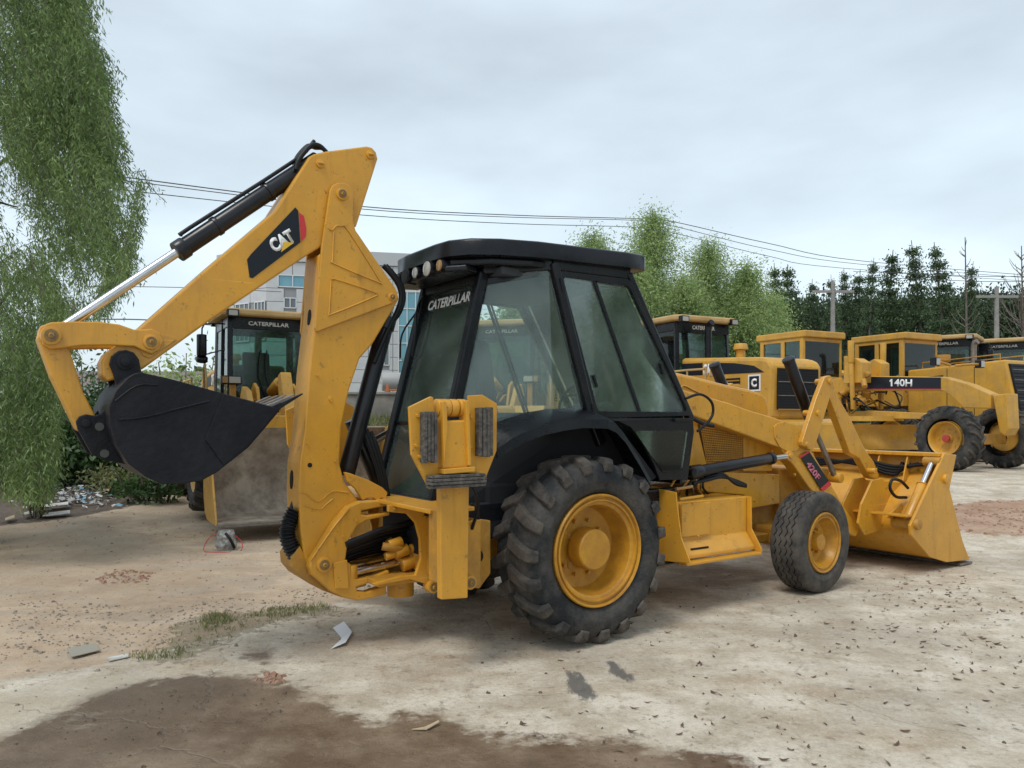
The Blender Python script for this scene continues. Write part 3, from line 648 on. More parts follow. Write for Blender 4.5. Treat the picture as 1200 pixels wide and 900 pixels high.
M().tube([Vector((-.62, .46, 2.5)), Vector((-.72, .56, 2.3)), Vector((-.72, .60, 2.1))], .008, 6).build('mirror_arm', HOSE, BH, 0, 60)
# front windscreen and header
M().plate([Vector((.62, -.66, 2.68)), Vector((.62, .66, 2.68)), Vector((1.27, .70, 1.6)), Vector((1.27, -.70, 1.6))], .006).build('windscreen', GLS, BH)
M().beam(Vector((.62, -.72, 2.72)), Vector((.62, .72, 2.72)), .06, .08).build('front_header', BLK, BH, .01)
M().plate([Vector((1.28, -.72, 1.6)), Vector((1.28, .72, 1.6)), Vector((1.22, .72, 1.05)), Vector((1.22, -.72, 1.05))], .03).build('front_bulkhead', BLK, BH, .004)
M().bx(-.93, 1.18, -.66, .66, .93, .985).build('cab_floor', DARK, BH, .004)
for s in (-1, 1):
    M().beam(Vector((-.56, s*.44, 2.70)), Vector((-.13, s*.71, 2.73)), .05, .09).build('roof_rail', BLK, BH, .01)
    M().beam(Vector((-.13, s*.71, 2.735)), Vector((.62, s*.73, 2.74)), .05, .09).build('roof_rail', BLK, BH, .01)
# roof with rounded overhanging visor
ro = [(-.86, .22), (-.84, .40), (-.74, .55), (-.56, .66), (-.28, .745), (.05, .785), (.55, .80), (.72, .80), (.755, .77), (.77, .3)]
outl = [(x, -y) for x, y in ro]+[(x, y) for x, y in ro[::-1]]
V = []; F = []; lv_ = [(.985, 2.755), (1.0, 2.762), (1.0, 2.862), (.992, 2.874), (.975, 2.882), (.70, 2.905)]
n = len(outl)
for sc_, z in lv_:
    V += [((x-0)*sc_, y*sc_, z+(.012 if x > .3 else 0)) for x, y in outl]
for k in range(len(lv_)-1):
    F += [(k*n+i, k*n+(i+1) % n, (k+1)*n+(i+1) % n, (k+1)*n+i) for i in range(n)]
F += [tuple(range(n)), tuple((len(lv_)-1)*n+i for i in range(n))]
roof = M().add(V, F).build('cab_roof', BLK, BH, 0, 50)
bx_ = M()
vis = [(x, y) for x, y in outl if x < -.3]
M().slab([(-.80, -.38), (-.58, -.60), (-.30, -.70), (.62, -.745), (.66, .72), (-.30, .70), (-.58, .60), (-.80, .38), (-.82, .2), (-.82, -.2)], 2.70, 2.753).build('roof_underside', BLK, roof, .015)
M().slab([(-.84, -.37), (-.74, -.50), (-.62, -.46), (-.62, .46), (-.74, .50), (-.84, .37), (-.85, .2), (-.85, -.2)], 2.655, 2.70).build('roof_visor', BLK, roof, .012)
for y in (.36, .14, -.30):
    pass
for i, (y, xx, m_) in enumerate(((.36, -.865, AMB), (.20, -.87, GRB), (.02, -.875, LENS), (-.17, -.875, LENS), (-.33, -.86, AMB))):
    M().cyl((xx-.012, y, 2.705), (xx+.08, y, 2.705), .055 if i in (1, 3) else .04, n=18).build('work_light', m_, roof, .004, 40)
    M().cyl((xx-.005, y, 2.705), (xx+.085, y, 2.705), .062 if i in (1, 3) else .046, n=18).build('lamp_ring', BLK, roof, .004, 40)
# interior
M().prism([(-.36, 1.42), (.12, 1.40), (.16, 1.46), (.12, 1.52), (-.30, 1.53)], -.25, .25).build('seat', SEATM, BH, .03)
M().prism([(-.38, 1.48), (-.26, 1.50), (-.34, 2.10), (-.42, 2.22), (-.50, 2.18), (-.48, 1.9)], -.24, .24).build('seat_backrest', SEATM, BH, .04)
M().prism([(-.46, 2.15), (-.38, 2.15), (-.42, 2.36), (-.50, 2.34)], -.13, .13).build('headrest', SEATM, BH, .03)
M().bx(-.3, .1, -.2, .2, .99, 1.41).build('seat_pedestal', DARK, BH, .02)
for s in (-1, 1): M().bx(-.30, .15, s*.28, s*.42, 1.0, 1.62).build('arm_console', DARK, BH, .03)
M().prism([(.72, 1.0), (.95, 1.0), (1.1, 1.5), (.98, 1.75), (.80, 1.72), (.85, 1.5)], -.16, .16).build('dash_console', DARK, BH, .03)
rg = M(); c0 = Vector((.70, 0, 1.80)); nn = Vector((-.75, 0, .65)).normalized(); a1 = Vector((0, 1, 0)); a2 = nn.cross(a1)
rg.tube([c0+(a1*math.cos(t)+a2*math.sin(t))*.2 for t in [i*math.pi/12 for i in range(25)]], .014, 8, 0)
rg.cyl(c0-nn*.25, c0, .02, n=10); rg.beam(c0-a1*.2, c0+a1*.2, .02, .02); rg.build('steering_wheel', HOSE, BH, 0, 60)
for y in (-.2, .2):
    M().tube([Vector((-.55, y, 1.5)), Vector((-.58, y, 1.75)), Vector((-.56, y*1.1, 1.95))], .012, 8).build('control_lever', HOSE, BH, 0, 60)
M().bx(-.5, .6, -.6, .6, 2.64, 2.70).build('headliner', SEATM, BH, .01)
M().tube([Vector((.75, -.45, 2.6)), Vector((.78, -.5, 2.45)), Vector((.80, -.5, 2.3))], .06, 8).build('sun_visor', DARK, BH, .004)
# ---- hood and engine side
hd = X([(775, 425), (787, 435), (814, 441), (850, 450), (880, 456.5), (893, 461), (899, 466), (901, 475), (900, 560), (800, 560), (790, 500)], -.36)
hood = quick('hood', YEL, BH, hd, -.36, .36, .03)
bead([(797, 456), (801, 452), (812, 457), (835, 468), (858, 478)], -.362, .010, hood, YELD, 'hood_crease')
quick('engine_side_panel', YEL, BH, X([(803, 505), (808, 498), (818, 500), (829, 546), (829, 562), (812, 565), (806, 540)], -.44), -.44, -.362, .012)
# perforated grille: a real plate with rows of openings
g0_, g1_, g2_, g3_ = [P3(u, v, -.42) for u, v in ((821, 497), (870, 505), (871, 546), (829, 548))]
gb = M(); nx, nz = 22, 18
for i in range(nx+1):
    a, b = g0_.lerp(g1_, i/nx), g3_.lerp(g2_, i/nx); gb.beam(a, b, .008, .008, (0, 1, 0))
for j in range(nz+1):
    a, b = g0_.lerp(g3_, j/nz), g1_.lerp(g2_, j/nz); gb.beam(a, b, .009, .011, (0, 1, 0))
tag(gb.build('perforated_grille', YELD, BH), kind='stuff')
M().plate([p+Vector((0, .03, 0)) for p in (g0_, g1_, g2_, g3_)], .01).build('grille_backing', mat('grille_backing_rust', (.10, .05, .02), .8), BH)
quick('engine_side_panel', YEL, BH, X([(871, 505), (905, 512), (905, 552), (871, 552)], -.42), -.42, -.362, .008)
quick('frame_side', YEL, BH, X([(822, 552), (914, 556), (914, 590), (880, 596), (872, 580), (822, 576)], -.44), -.44, -.33, .01)
quick('front_support', YELD, BH, X([(914, 548), (975, 548), (960, 600), (914, 612)], -.40), -.40, .40, .02)
# ---- loader arms
arm = X([(794, 452), (801, 457), (854, 472), (879, 481), (905, 488.5), (920, 494), (934, 500), (941, 508), (946, 520), (955, 535), (973, 566), (988, 592), (1005, 617), (1007, 623), (1003, 629), (997, 626), (968, 592), (948, 571), (930, 545), (922, 537), (915, 525), (880, 512), (845, 499), (802, 484), (797, 470)], -.62)
for s in (1, -1):
    am = quick('loader_arm', YEL, BH, arm, s*-.62, s*-.50, .012)
    kn = X([(907, 500), (911, 496), (920, 494), (930, 497), (938, 503), (941, 512), (940, 520), (934, 528), (924, 530), (914, 524), (908, 513)], -.63)
    quick('arm_knee_plate', YEL, am, kn, s*-.632, s*-.615, .004)
    lo = X([(939, 529), (945, 520), (955, 534), (978, 573), (997, 604), (1006, 618), (1003, 628), (997, 625), (968, 590), (950, 560)], -.63)
    for (u, v, r_) in ((923, 534, .05), (944, 521, .04)):
        p = P3(u, v, -.62); M().cyl((p.x, s*(p.y-.03), p.z), (p.x, s*-.47, p.z), r_, n=20).cyl((p.x, s*(p.y-.045), p.z), (p.x, s*-.47, p.z), r_*.5, n=12).build('arm_pin', YEL, am, .004, 40)
    cyb, cye = P3(815, 553, -.68), P3(905, 537, -.68)
    f = lambda p: Vector((p.x, p.y*s, p.z))
    M().cyl(f(cyb), f(cye), .052, n=26).cyl(f(cyb)-(f(cye)-f(cyb)).normalized()*.08, f(cyb)+(f(cye)-f(cyb)).normalized()*.06, .062, n=26).cyl(f(cye)-(f(cye)-f(cyb)).normalized()*.05, f(cye), .058, n=26).build('lift_cylinder', CYL, BH, .005, 40)
    M().cyl(f(cye), f(P3(921, 535, -.68)), .027, n=18).build('cylinder_rod', CHR, BH, 0, 40)
    M().cyl((f(cyb)-Vector((.1, 0, 0)))-Vector((0, .09, 0)), (f(cyb)-Vector((.1, 0, 0)))+Vector((0, .09, 0)), .04, n=16).build('cylinder_mount', BLK, BH, .005, 40)
    for k in range(3):
        pts = [P3(812, 566+k*2, -.70+.04*k), P3(828, 563-k*3, -.72+.04*k), P3(846, 559-k*2, -.72), P3(862, 563+k*2, -.70), P3(874, 568+k, -.66)]
        M().tube([f(p) for p in pts], .014, 8).build('hydraulic_hose', HOSE, BH, 0, 60)
    M().tube([f(P3(u, v, -.72)) for u, v in ((792, 573), (800, 572), (811, 570))], .014, 8).build('brass_fitting', mat('brass_fitting', (.45, .24, .09), .45) if s > 0 else YELD, BH, 0, 60)
    M().tube([f(P3(u, v, -.66)) for u, v in ((802, 483), (812, 490), (823, 496), (836, 499))], .018, 8).build('hydraulic_hose', HOSE, BH, 0, 60)
    M().tube([f(P3(u, v, -.70)) for u, v in ((803, 526), (799, 540), (794, 556), (786, 570))], .010, 8).build('brake_pipe', YELD, BH, 0, 60)
    # tilt cylinder
    ta, tb, tc_ = P3(923.5, 420, -.47), P3(949, 490, -.47), P3(979, 560, -.47)
    M().cyl(f(ta), f(tb), .058, n=26).cyl(f(ta), f(ta.lerp(tb, .05)), .064, n=26).build('tilt_cylinder', CYL, BH, .005, 40)
    M().cyl(f(tb), f(tc_), .028, n=18).build('cylinder_rod', STL, BH, 0, 40)
    M().cyl(f(tc_)-Vector((0, .07, 0)), f(tc_)+Vector((0, .07, 0)), .05, n=18).build('rod_eye', YEL, BH, .006, 40)
    # bellcrank and push link
    bc = X([(966, 443), (969, 441), (973, 440), (976, 443), (977, 449), (976, 455), (955, 524), (952, 528), (947, 526), (940.5, 522), (940, 518), (957, 466)], -.68)
    quick('bellcrank', YEL, BH, bc, s*-.68, s*-.63, .006)
    pl_ = X([(971, 446), (977, 446), (979, 460), (997, 491), (1005, 509), (1015, 529), (1024, 541), (1030, 557), (1027, 562), (1020, 560), (1007, 537), (996, 531), (986, 503), (972, 466)], -.62)
    quick('push_link', YEL, BH, pl_, s*-.622, s*-.54, .008)
    for (u, v) in ((972, 447), (1024, 552), (958, 484), (945.5, 521)):
        p = P3(u, v, -.68); M().cyl((p.x, s*-.70, p.z), (p.x, s*-.53, p.z), .03, n=16).build('link_pin', YEL, BH, .004, 40)
pd_ = [P3(u, v, -.634) for u, v in ((938, 535), (948, 529), (973, 566), (963, 575))]
dd = M().plate(pd_, .004).build('arm_decal', DECK, BH)
for q in (((937, 534.6), (947, 528.6), (948.4, 530.6), (938.4, 536.6)), ((961.6, 572.4), (971.6, 563.6), (974.4, 567.6), (964.4, 576.4))):
    M().plate([P3(u, v, -.6385) for u, v in q], .003).build('decal_red_edge', DECR, dd)
o_, e_, h_ = P3(944.5, 545, -.637), P3(958.5, 565.5, -.637), P3(950.5, 541, -.637)
uxx = e_-o_; uxx.y = 0; hh_ = h_-o_; hh_.y = 0; hh_ = hh_-uxx.normalized()*hh_.dot(uxx.normalized())
text('lettering', '420F', PNK, dd, o_, uxx, hh_, uxx.length, hh_.length*.95, shear=.2, bold=.03)
# ---- loader bucket
lw = 1.12
side = X([(1107, 531.5), (1121, 533), (1113, 573), (1128, 633), (1136.5, 656), (1110, 659), (1090, 653), (1068, 627), (1067, 616)], -lw)
LB = quick('loader_bucket', YEL, BH, side, -lw, -lw+.03, .006)
quick('bucket_side', YEL, LB, side, lw-.03, lw, .006)
tA = side[0]; tG = side[8]
sh = [(tA[0]+.06, tA[1]-.02), (tA[0]+.05, tA[1]-.20), (tA[0]-.10, tA[1]-.34), (tA[0]-.32, tA[1]-.46), (tA[0]-.46, tA[1]-.62), (tA[0]-.50, tA[1]-.80), (tG[0]+.20, tG[1]-.15), (tG[0]+.38, .17), (side[5][0], side[5][1]-.005+.02), (side[4][0]+.05, side[4][1]+.012)]
V = []; F = []
for i, (x_, z_) in enumerate(sh):
    V += [(x_, -lw+.03, z_), (x_, lw-.03, z_), (x_+.025, lw-.03, z_+.012), (x_+.025, -lw+.03, z_+.012)]
for i in range(len(sh)-1):
    for e in range(4): F.append((i*4+e, i*4+(e+1) % 4, i*4+4+(e+1) % 4, i*4+4+e))
F += [(0, 1, 2, 3), tuple(len(V)-1-e for e in range(4))]
M().add(V, F).build('bucket_shell', YEL, LB, 0, 60)
M().bx(tA[0]-.05, tA[0]+.12, -lw+.031, lw-.031, tA[1]-.035, tA[1]+.004).build('top_bar', YEL, LB, .006)
M().bx(tA[0]-.01, tA[0]+.02, -lw+.04, lw-.04, tA[1]-.30, tA[1]-.27).build('back_rib', YEL, LB, .004)
M().bx(side[4][0]-.22, side[4][0]+.05, -lw-.006, lw+.006, .006, .03).build('cutting_edge', STL, LB, .003)
M().bx(tG[0]-.02, tG[0]+.10, -lw+.03, lw-.03, tG[1]+.08, tG[1]+.10).build('back_rib', YEL, LB, .004)
for y in (-1.0, -.74, -.42, .42, .74, 1.0):
    M().prism([(tA[0]-.03, tA[1]-.04), (tA[0]+.04, tA[1]-.04), (tA[0]-.02, tA[1]-.28), (tA[0]-.14, tA[1]-.33)], y-.008, y+.008).build('gusset', YEL, LB, .002)
for y in (-.70, -.50, .50, .70):
    hp_ = X([(1013, 562), (1024, 560), (1030, 568), (1012, 618), (1004, 626), (996, 612), (1000, 590)], -.62)
    M().prism(hp_, y-.012, y+.012).build('hinge_plate', YEL, LB, .004)
    M().prism([(hp_[0][0], hp_[0][1]), (hp_[2][0]+.45, hp_[2][1]), (hp_[2][0]+.3, hp_[3][1]), (hp_[4][0], hp_[4][1])], y-.010, y+.010).build('hinge_plate', YEL, LB, .004)
for s in (-1, 1):
    c0, c1 = P3(1062, 613, -1.02), P3(1093, 541, -1.02); f = lambda p: Vector((p.x, -p.y*s, p.z))
    mm = c0.lerp(c1, .60)
    M().cyl(f(c0), f(mm), .055, n=24).cyl(f(mm)-Vector((0, 0, 0)), f(mm.lerp(c1, .04)), .062, n=24).build('clam_cylinder', YEL, LB, .006, 40)
    M().cyl(f(mm), f(c1), .034, n=20).build('cylinder_rod', CHR, LB, 0, 40)
    M().cyl(f(c0)-Vector((0, .14, 0)), f(c0)+Vector((0, .14, 0)), .055, n=20).build('pivot_tube', YELD, LB, .006, 40)
    M().cyl(f(c1)-Vector((0, .09, 0)), f(c1)+Vector((0, .09, 0)), .05, n=18).build('rod_eye', YELD, LB, .006, 40)
    M().tube([f(P3(u, v, -.92)) for u, v in ((1062, 583), (1050, 582), (1043, 572), (1046, 562), (1056, 564), (1064, 572))], .016, 8).build('hydraulic_hose', HOSE, LB, 0, 60)
    M().prism([(P3(1045, 606, -.95).x, P3(1045, 606, -.95).z), (P3(1063, 590, -.95).x, P3(1063, 590, -.95).z), (P3(1066, 616, -.95).x, P3(1066, 616, -.95).z)], s*-.9, s*-.88).build('gusset', YEL, LB, .003)
p = P3(1107, 561, -lw); M().cyl((p.x, -lw-.03, p.z), (p.x, -lw+.02, p.z), .05, n=20).build('pivot_boss', YEL, LB, .006, 40)
for k in range(4):
    M().tube([Vector((tA[0]-.02+.02*k, -.95+.1*k, tA[1]-.12)), Vector((tA[0]-.06, -.6, tA[1]-.16-.03*k)), Vector((tA[0]-.06, -.2, tA[1]-.10-.02*k)), Vector((tA[0]-.04, .3, tA[1]-.18+.02*k)), Vector((tA[0]-.04, .8, tA[1]-.12))], .02, 8).build('hydraulic_hose', HOSE, LB, 0, 60)

# ---- small fittings: bolts, grease nipples, hinges
def bolts(par, pts, y, r=.011, m=YEL):
    for u, v in pts:
        p = P3(u, v, y); M().cyl((p.x, y-.012, p.z), (p.x, y+.004, p.z), r, n=6).build('bolt', m, par or BH)
bolts(None, [(812, 590), (818, 628), (846, 590), (850, 626), (868, 587)], -.83, .009)
bolts(None, [(884, 562), (906, 560), (884, 586), (906, 584), (850, 571), (832, 571)], -.44)
bolts(None, [(876, 512), (900, 517), (876, 545), (900, 545)], -.42, .008)
bolts(hood, [(830, 452), (870, 462)], -.36, .008)
bolts(None, [(962, 590), (980, 600), (931, 556), (990, 612)], -.62, .012)
bolts(None, [(388, 470), (392, 540), (360, 520), (372, 440)], -.13, .008)
bolts(None, [(497, 606), (499, 628), (503, 660), (462, 596), (485, 597)], -.42, .010)
bolts(None, [(399, 672), (404, 684), (418, 610), (402, 628)], -.21, .010)
for u, v in ((806, 640), (880, 590)): pass
M().tube([P3(545, 560, -1.14), P3(556, 575, -1.10), P3(560, 595, -1.02), P3(553, 620, -.95)], .011, 8).build('hydraulic_hose', HOSE, BH, 0, 60)
M().beam(P3(797, 585, -.84), P3(824, 581, -.84), .014, .02).build('box_hinge', YEL, BH, .003)
# engine bay pipes behind the box
for k in range(5):
    M().tube([P3(806+3*k, 545, -.40), P3(808+4*k, 560, -.46), P3(800+6*k, 572, -.50), P3(796+9*k, 580, -.45)], .011+.003*(k % 2), 6).build('engine_pipe', (YELD, HOSE, STL)[k % 3], BH, 0, 60)
# ================================================================ ground
def npnoise(x, y, s, seed):
    r = np.random.default_rng(seed); G = r.random((64, 64)); fx, fy = x/s, y/s
    ix, iy = np.floor(fx).astype(int), np.floor(fy).astype(int); tx, ty = fx-ix, fy-iy; tx = tx*tx*(3-2*tx); ty = ty*ty*(3-2*ty)
    g = lambda a, b: G[a % 64, b % 64]
    return (g(ix, iy)*(1-tx)+g(ix+1, iy)*tx)*(1-ty)+(g(ix, iy+1)*(1-tx)+g(ix+1, iy+1)*tx)*ty
def riseN(Y):
    t = np.clip((Y-9)/8, 0, 1); return .3*t*t*(3-2*t)
def sdist(px, py, poly):         # signed distance (inside positive) to a closed outline
    P = np.array(poly); d = np.full(px.shape, 1e9); ins = np.zeros(px.shape, bool); n = len(P)
    for i in range(n):
        a, b = P[i], P[(i+1) % n]; ex, ey = b-a; L = ex*ex+ey*ey+1e-12
        t = np.clip(((px-a[0])*ex+(py-a[1])*ey)/L, 0, 1); d = np.minimum(d, np.hypot(px-a[0]-t*ex, py-a[1]-t*ey))
        c = ((a[1] > py) != (b[1] > py)) & (px < (b[0]-a[0])*(py-a[1])/((b[1]-a[1])+1e-12)+a[0]); ins ^= c
    return np.where(ins, d, -d)
xs = np.concatenate([-np.geomspace(900, 7, 26)[:-1], np.arange(-7, 10, .055), np.geomspace(10, 900, 26)])
ys = np.concatenate([[-300, -60, -15, -4, 0, 1.5, 2.4], np.arange(3.0, 13, .055), np.geomspace(13, 1400, 60)])
GX, GY = np.meshgrid(xs, ys)
GP = lambda pts: [ground(u, v) for u, v in pts]
dirtP = GP([(-900, 760), (-200, 800), (0, 797), (130, 775), (250, 747), (330, 722), (400, 704), (520, 712), (575, 690), (575, 610), (640, 560), (700, 520), (-900, 515)])
wetP = GP([(-300, 880), (0, 862), (60, 840), (100, 812), (150, 800), (230, 790), (262, 788), (300, 792), (345, 802), (390, 818), (400, 832), (440, 848), (470, 836), (520, 836), (560, 855), (600, 866), (620, 866), (650, 872), (690, 863), (740, 868), (790, 880), (850, 886), (890, 905), (930, 990), (400, 1100), (-300, 1100)])
padP = GP([(-300, 830), (0, 815), (120, 790), (190, 790), (150, 805), (100, 820), (30, 850), (0, 865), (-300, 890)])
redP = GP([(1105, 596), (1150, 590), (1260, 588), (1300, 622), (1215, 634), (1150, 630), (1112, 622)])
oil = [GP(q) for q in ([(664, 783), (683, 790), (702, 818), (690, 822), (668, 812)], [(708, 772), (722, 776), (745, 795), (738, 801), (718, 790)])]
litP = GP([(-300, 660), (0, 618), (90, 606), (180, 588), (200, 570), (100, 560), (-300, 560)])
weedP = GP([(190, 775), (200, 735), (240, 718), (320, 712), (390, 708), (400, 718), (330, 728), (265, 752), (215, 778)])
track = GP([(-200, 640), (120, 600), (250, 640), (330, 660), (330, 690), (150, 720), (-200, 720)])
m_dirt, m_wet, m_red = sdist(GX, GY, dirtP), sdist(GX, GY, wetP), sdist(GX, GY, redP)
m_oil = np.maximum(sdist(GX, GY, oil[0]), sdist(GX, GY, oil[1])); m_lit = sdist(GX, GY, litP)
sm = lambda d, k: np.clip(.5+d/k, 0, 1)
Z = riseN(GY)
near = np.clip((14-np.hypot(GX, GY))/4, 0, 1)
Z = Z+near*(.006*(npnoise(GX+50, GY+50, .9, 1)-.5)+.004*(npnoise(GX+50, GY+50, .22, 2)-.5))
dm = sm(m_dirt-.05, .25)
Z += near*dm*(.030*(npnoise(GX+50, GY+50, .7, 3)-.65)+.016*(npnoise(GX*1.0+50, GY*2.2+50, .16, 4)-.5)-.01)
Z += near*sm(m_lit, .6)*(.10*npnoise(GX+50, GY+50, .6, 5)+.08*npnoise(GX+50, GY+50, .2, 6))
Z += sm(m_red, .5)*(.10*npnoise(GX+50, GY+50, .5, 7)+.05*npnoise(GX+50, GY+50, .15, 8))
def zat(x, y):
    i = min(max(np.searchsorted(xs, x)-1, 0), len(xs)-2); j = min(max(np.searchsorted(ys, y)-1, 0), len(ys)-2)
    tx, ty = (x-xs[i])/(xs[i+1]-xs[i]), (y-ys[j])/(ys[j+1]-ys[j])
    return float((Z[j, i]*(1-tx)+Z[j, i+1]*tx)*(1-ty)+(Z[j+1, i]*(1-tx)+Z[j+1, i+1]*tx)*ty)
ny, nx = GX.shape
me = bpy.data.meshes.new('ground')
idx = np.arange(nx*ny).reshape(ny, nx)
quads = np.stack([idx[:-1, :-1], idx[:-1, 1:], idx[1:, 1:], idx[1:, :-1]], -1).reshape(-1, 4)
def fastmesh(me, co, quads):
    me.vertices.add(len(co)); me.vertices.foreach_set('co', np.asarray(co, np.float32).ravel())
    k = quads.shape[1]
    me.loops.add(quads.size); me.loops.foreach_set('vertex_index', quads.astype(np.int32).ravel())
    me.polygons.add(len(quads)); me.polygons.foreach_set('loop_start', np.arange(0, quads.size, k, dtype=np.int32))
    me.update(calc_edges=True)
fastmesh(me, np.stack([GX, GY, Z], -1).reshape(-1, 3), quads)
at = me.color_attributes.new('zones', 'FLOAT_COLOR', 'POINT')
zc = np.stack([sm(m_dirt, 1.0), np.maximum(sm(m_wet, .7), .58*sm(sdist(GX, GY, GP([(262, 775), (270, 757), (300, 752), (338, 755), (336, 775), (318, 790)])), .3)), sm(m_red, .8), sm(m_oil, .12)], -1).reshape(-1, 4)
at.data.foreach_set('color', zc.astype(np.float32).ravel())
at2 = me.color_attributes.new('zones_b', 'FLOAT_COLOR', 'POINT')
zd = np.stack([sm(sdist(GX, GY, padP), .5), sm(m_lit, .8), sm(sdist(GX, GY, weedP), .7), sm(sdist(GX, GY, track), 2.0)], -1).reshape(-1, 4)
at2.data.foreach_set('color', zd.astype(np.float32).ravel())
me.polygons.foreach_set('use_smooth', [True]*len(me.polygons))
def ground_mat():
    m = bpy.data.materials.new('yard_ground'); m.use_nodes = True; t = m.node_tree; N = t.nodes; L = t.links; b = N['Principled BSDF']
    tc = N.new('ShaderNodeTexCoord'); src = tc.outputs['Object']
    def noise(s, d=6, r=.6, sc=(1, 1, 1), off=0, rot=0):
        mp = N.new('ShaderNodeMapping'); mp.inputs['Scale'].default_value = sc; mp.inputs['Location'].default_value = (off, off, 0); mp.inputs['Rotation'].default_value = (0, 0, rot)
        L.new(src, mp.inputs[0]); n = N.new('ShaderNodeTexNoise'); n.inputs['Scale'].default_value = s; n.inputs['Detail'].default_value = d; n.inputs['Roughness'].default_value = r
        L.new(mp.outputs[0], n.inputs['Vector']); return n.outputs['Fac']
    def rng_(v, a, c, lo=0, hi=1):
        q = N.new('ShaderNodeMapRange'); q.inputs[1].default_value = a; q.inputs[2].default_value = c; q.inputs[3].default_value = lo; q.inputs[4].default_value = hi; L.new(v, q.inputs[0]); return q.outputs[0]
    def mth(op, a, c):
        q = N.new('ShaderNodeMath'); q.operation = op
        for k, s_ in enumerate((a, c)):
            if isinstance(s_, (int, float)): q.inputs[k].default_value = s_
            else: L.new(s_, q.inputs[k])
        return q.outputs[0]
    def mx(f, a, c):
        q = N.new('ShaderNodeMixRGB')
        for k, s_ in enumerate((f, a, c)):
            if isinstance(s_, tuple): q.inputs[k].default_value = (*s_, 1)
            elif isinstance(s_, (int, float)): q.inputs[k].default_value = s_
            else: L.new(s_, q.inputs[k])
        return q.outputs[0]
    A = N.new('ShaderNodeAttribute'); A.attribute_name = 'zones'; sp = N.new('ShaderNodeSeparateColor'); L.new(A.outputs['Color'], sp.inputs[0])
    B = N.new('ShaderNodeAttribute'); B.attribute_name = 'zones_b'; sq = N.new('ShaderNodeSeparateColor'); L.new(B.outputs['Color'], sq.inputs[0])
    big, mid, fine, grit = noise(.55, 8, .62), noise(2.2, 9, .68, off=9), noise(11, 8, .7, off=4), noise(70, 4, .7, off=2)
    streak = noise(1.6, 8, .66, sc=(.6, 1.3, 1), off=7, rot=.35)
    grain = noise(32, 9, .75, off=5)
    streak2 = noise(14, 8, .7, sc=(1.6, .35, 1), off=3, rot=-.6)
    def mask(v, src_, k, a=.46, c=.54):      # an edge broken up by noise
        return rng_(mth('ADD', v, mth('MULTIPLY', mth('SUBTRACT', src_, .5), k)), a, c)
    conc = mx(rng_(mid, .40, .60), (.45, .375, .28), (.68, .61, .50))
    conc = mx(rng_(streak, .50, .68, 0, .55), conc, (.42, .30, .19))
    conc = mx(rng_(big, .50, .62, 0, .5), conc, (.35, .30, .235))
    conc = mx(rng_(fine, .55, .66, 0, .65), conc, (.24, .18, .12))
    conc = mx(rng_(noise(3.6, 10, .72, off=21), .58, .66, 0, .55), conc, (.30, .20, .12))
    conc = mx(rng_(fine, .40, .26, 0, .5), conc, (.66, .64, .60))
    conc = mx(rng_(grain, .52, .66, 0, .5), conc, (.27, .22, .165))
    conc = mx(rng_(grain, .45, .33, 0, .5), conc, (.72, .68, .60))
    conc = mx(rng_(noise(95, 3, .8, off=1), .60, .66, 0, .55), conc, (.20, .165, .13))
    dirt = mx(rng_(mid, .32, .68), (.62, .49, .35), (.46, .33, .22))
    dirt = mx(rng_(streak, .50, .66, 0, .85), dirt, (.50, .42, .33))
    dirt = mx(rng_(big, .50, .64, 0, .5), dirt, (.28, .20, .135))
    dirt = mx(rng_(fine, .58, .74, 0, .6), dirt, (.15, .11, .08))
    dirt = mx(rng_(grit, .62, .74, 0, .6), dirt, (.48, .44, .38))
    dirt = mx(mth('MULTIPLY', mask(B.outputs['Alpha'], streak, 2.2, .48, .64), .28), dirt, (.22, .155, .10))
    f_d = mask(sp.outputs[0], mid, .55)
    col = mx(f_d, conc, dirt)
    f_w = mask(sp.outputs[1], mth('ADD', mth('MULTIPLY', mid, .6), mth('MULTIPLY', fine, .4)), 1.5, .42, .60)
    wetc = mx(rng_(mid, .40, .60), (.28, .205, .14), (.14, .088, .052))
    wetc = mx(rng_(grain, .55, .7, 0, .4), wetc, (.07, .05, .035))
    wetc = mx(rng_(big, .46, .58, 0, .8), wetc, (.13, .085, .05))
    wetc = mx(rng_(streak, .60, .70, 0, .9), wetc, (.40, .34, .26))
    col = mx(f_w, col, wetc)
    col = mx(mth('MULTIPLY', mask(sq.outputs[0], mid, 1.2), .5), col, (.50, .44, .34))
    f_r = mask(sp.outputs[2], fine, .7)
    col = mx(f_r, col, mx(rng_(mid, .35, .65), (.30, .17, .11), (.46, .33, .23)))
    f_l = mask(sq.outputs[1], fine, .6)
    col = mx(f_l, col, mx(rng_(fine, .35, .65), (.07, .05, .035), (.17, .13, .10)))
    col = mx(mth('MULTIPLY', mask(sq.outputs[2], fine, 1.4), .6), col, (.17, .14, .085))
    col = mx(mth('MULTIPLY', mask(A.outputs['Alpha'], streak2, 1.3, .40, .62), .8), col, (.06, .06, .06))
    v = N.new('ShaderNodeTexVoronoi'); v.feature = 'DISTANCE_TO_EDGE'; v.inputs['Scale'].default_value = .38
    ad = N.new('ShaderNodeVectorMath'); ad.operation = 'ADD'; nz = N.new('ShaderNodeTexNoise'); nz.inputs['Scale'].default_value = 3; nz.inputs['Detail'].default_value = 6
    L.new(src, nz.inputs['Vector']); scn = N.new('ShaderNodeVectorMath'); scn.operation = 'SCALE'; scn.inputs['Scale'].default_value = .35
    L.new(nz.outputs['Color'], scn.inputs[0]); L.new(src, ad.inputs[0]); L.new(scn.outputs[0], ad.inputs[1]); L.new(ad.outputs[0], v.inputs['Vector'])
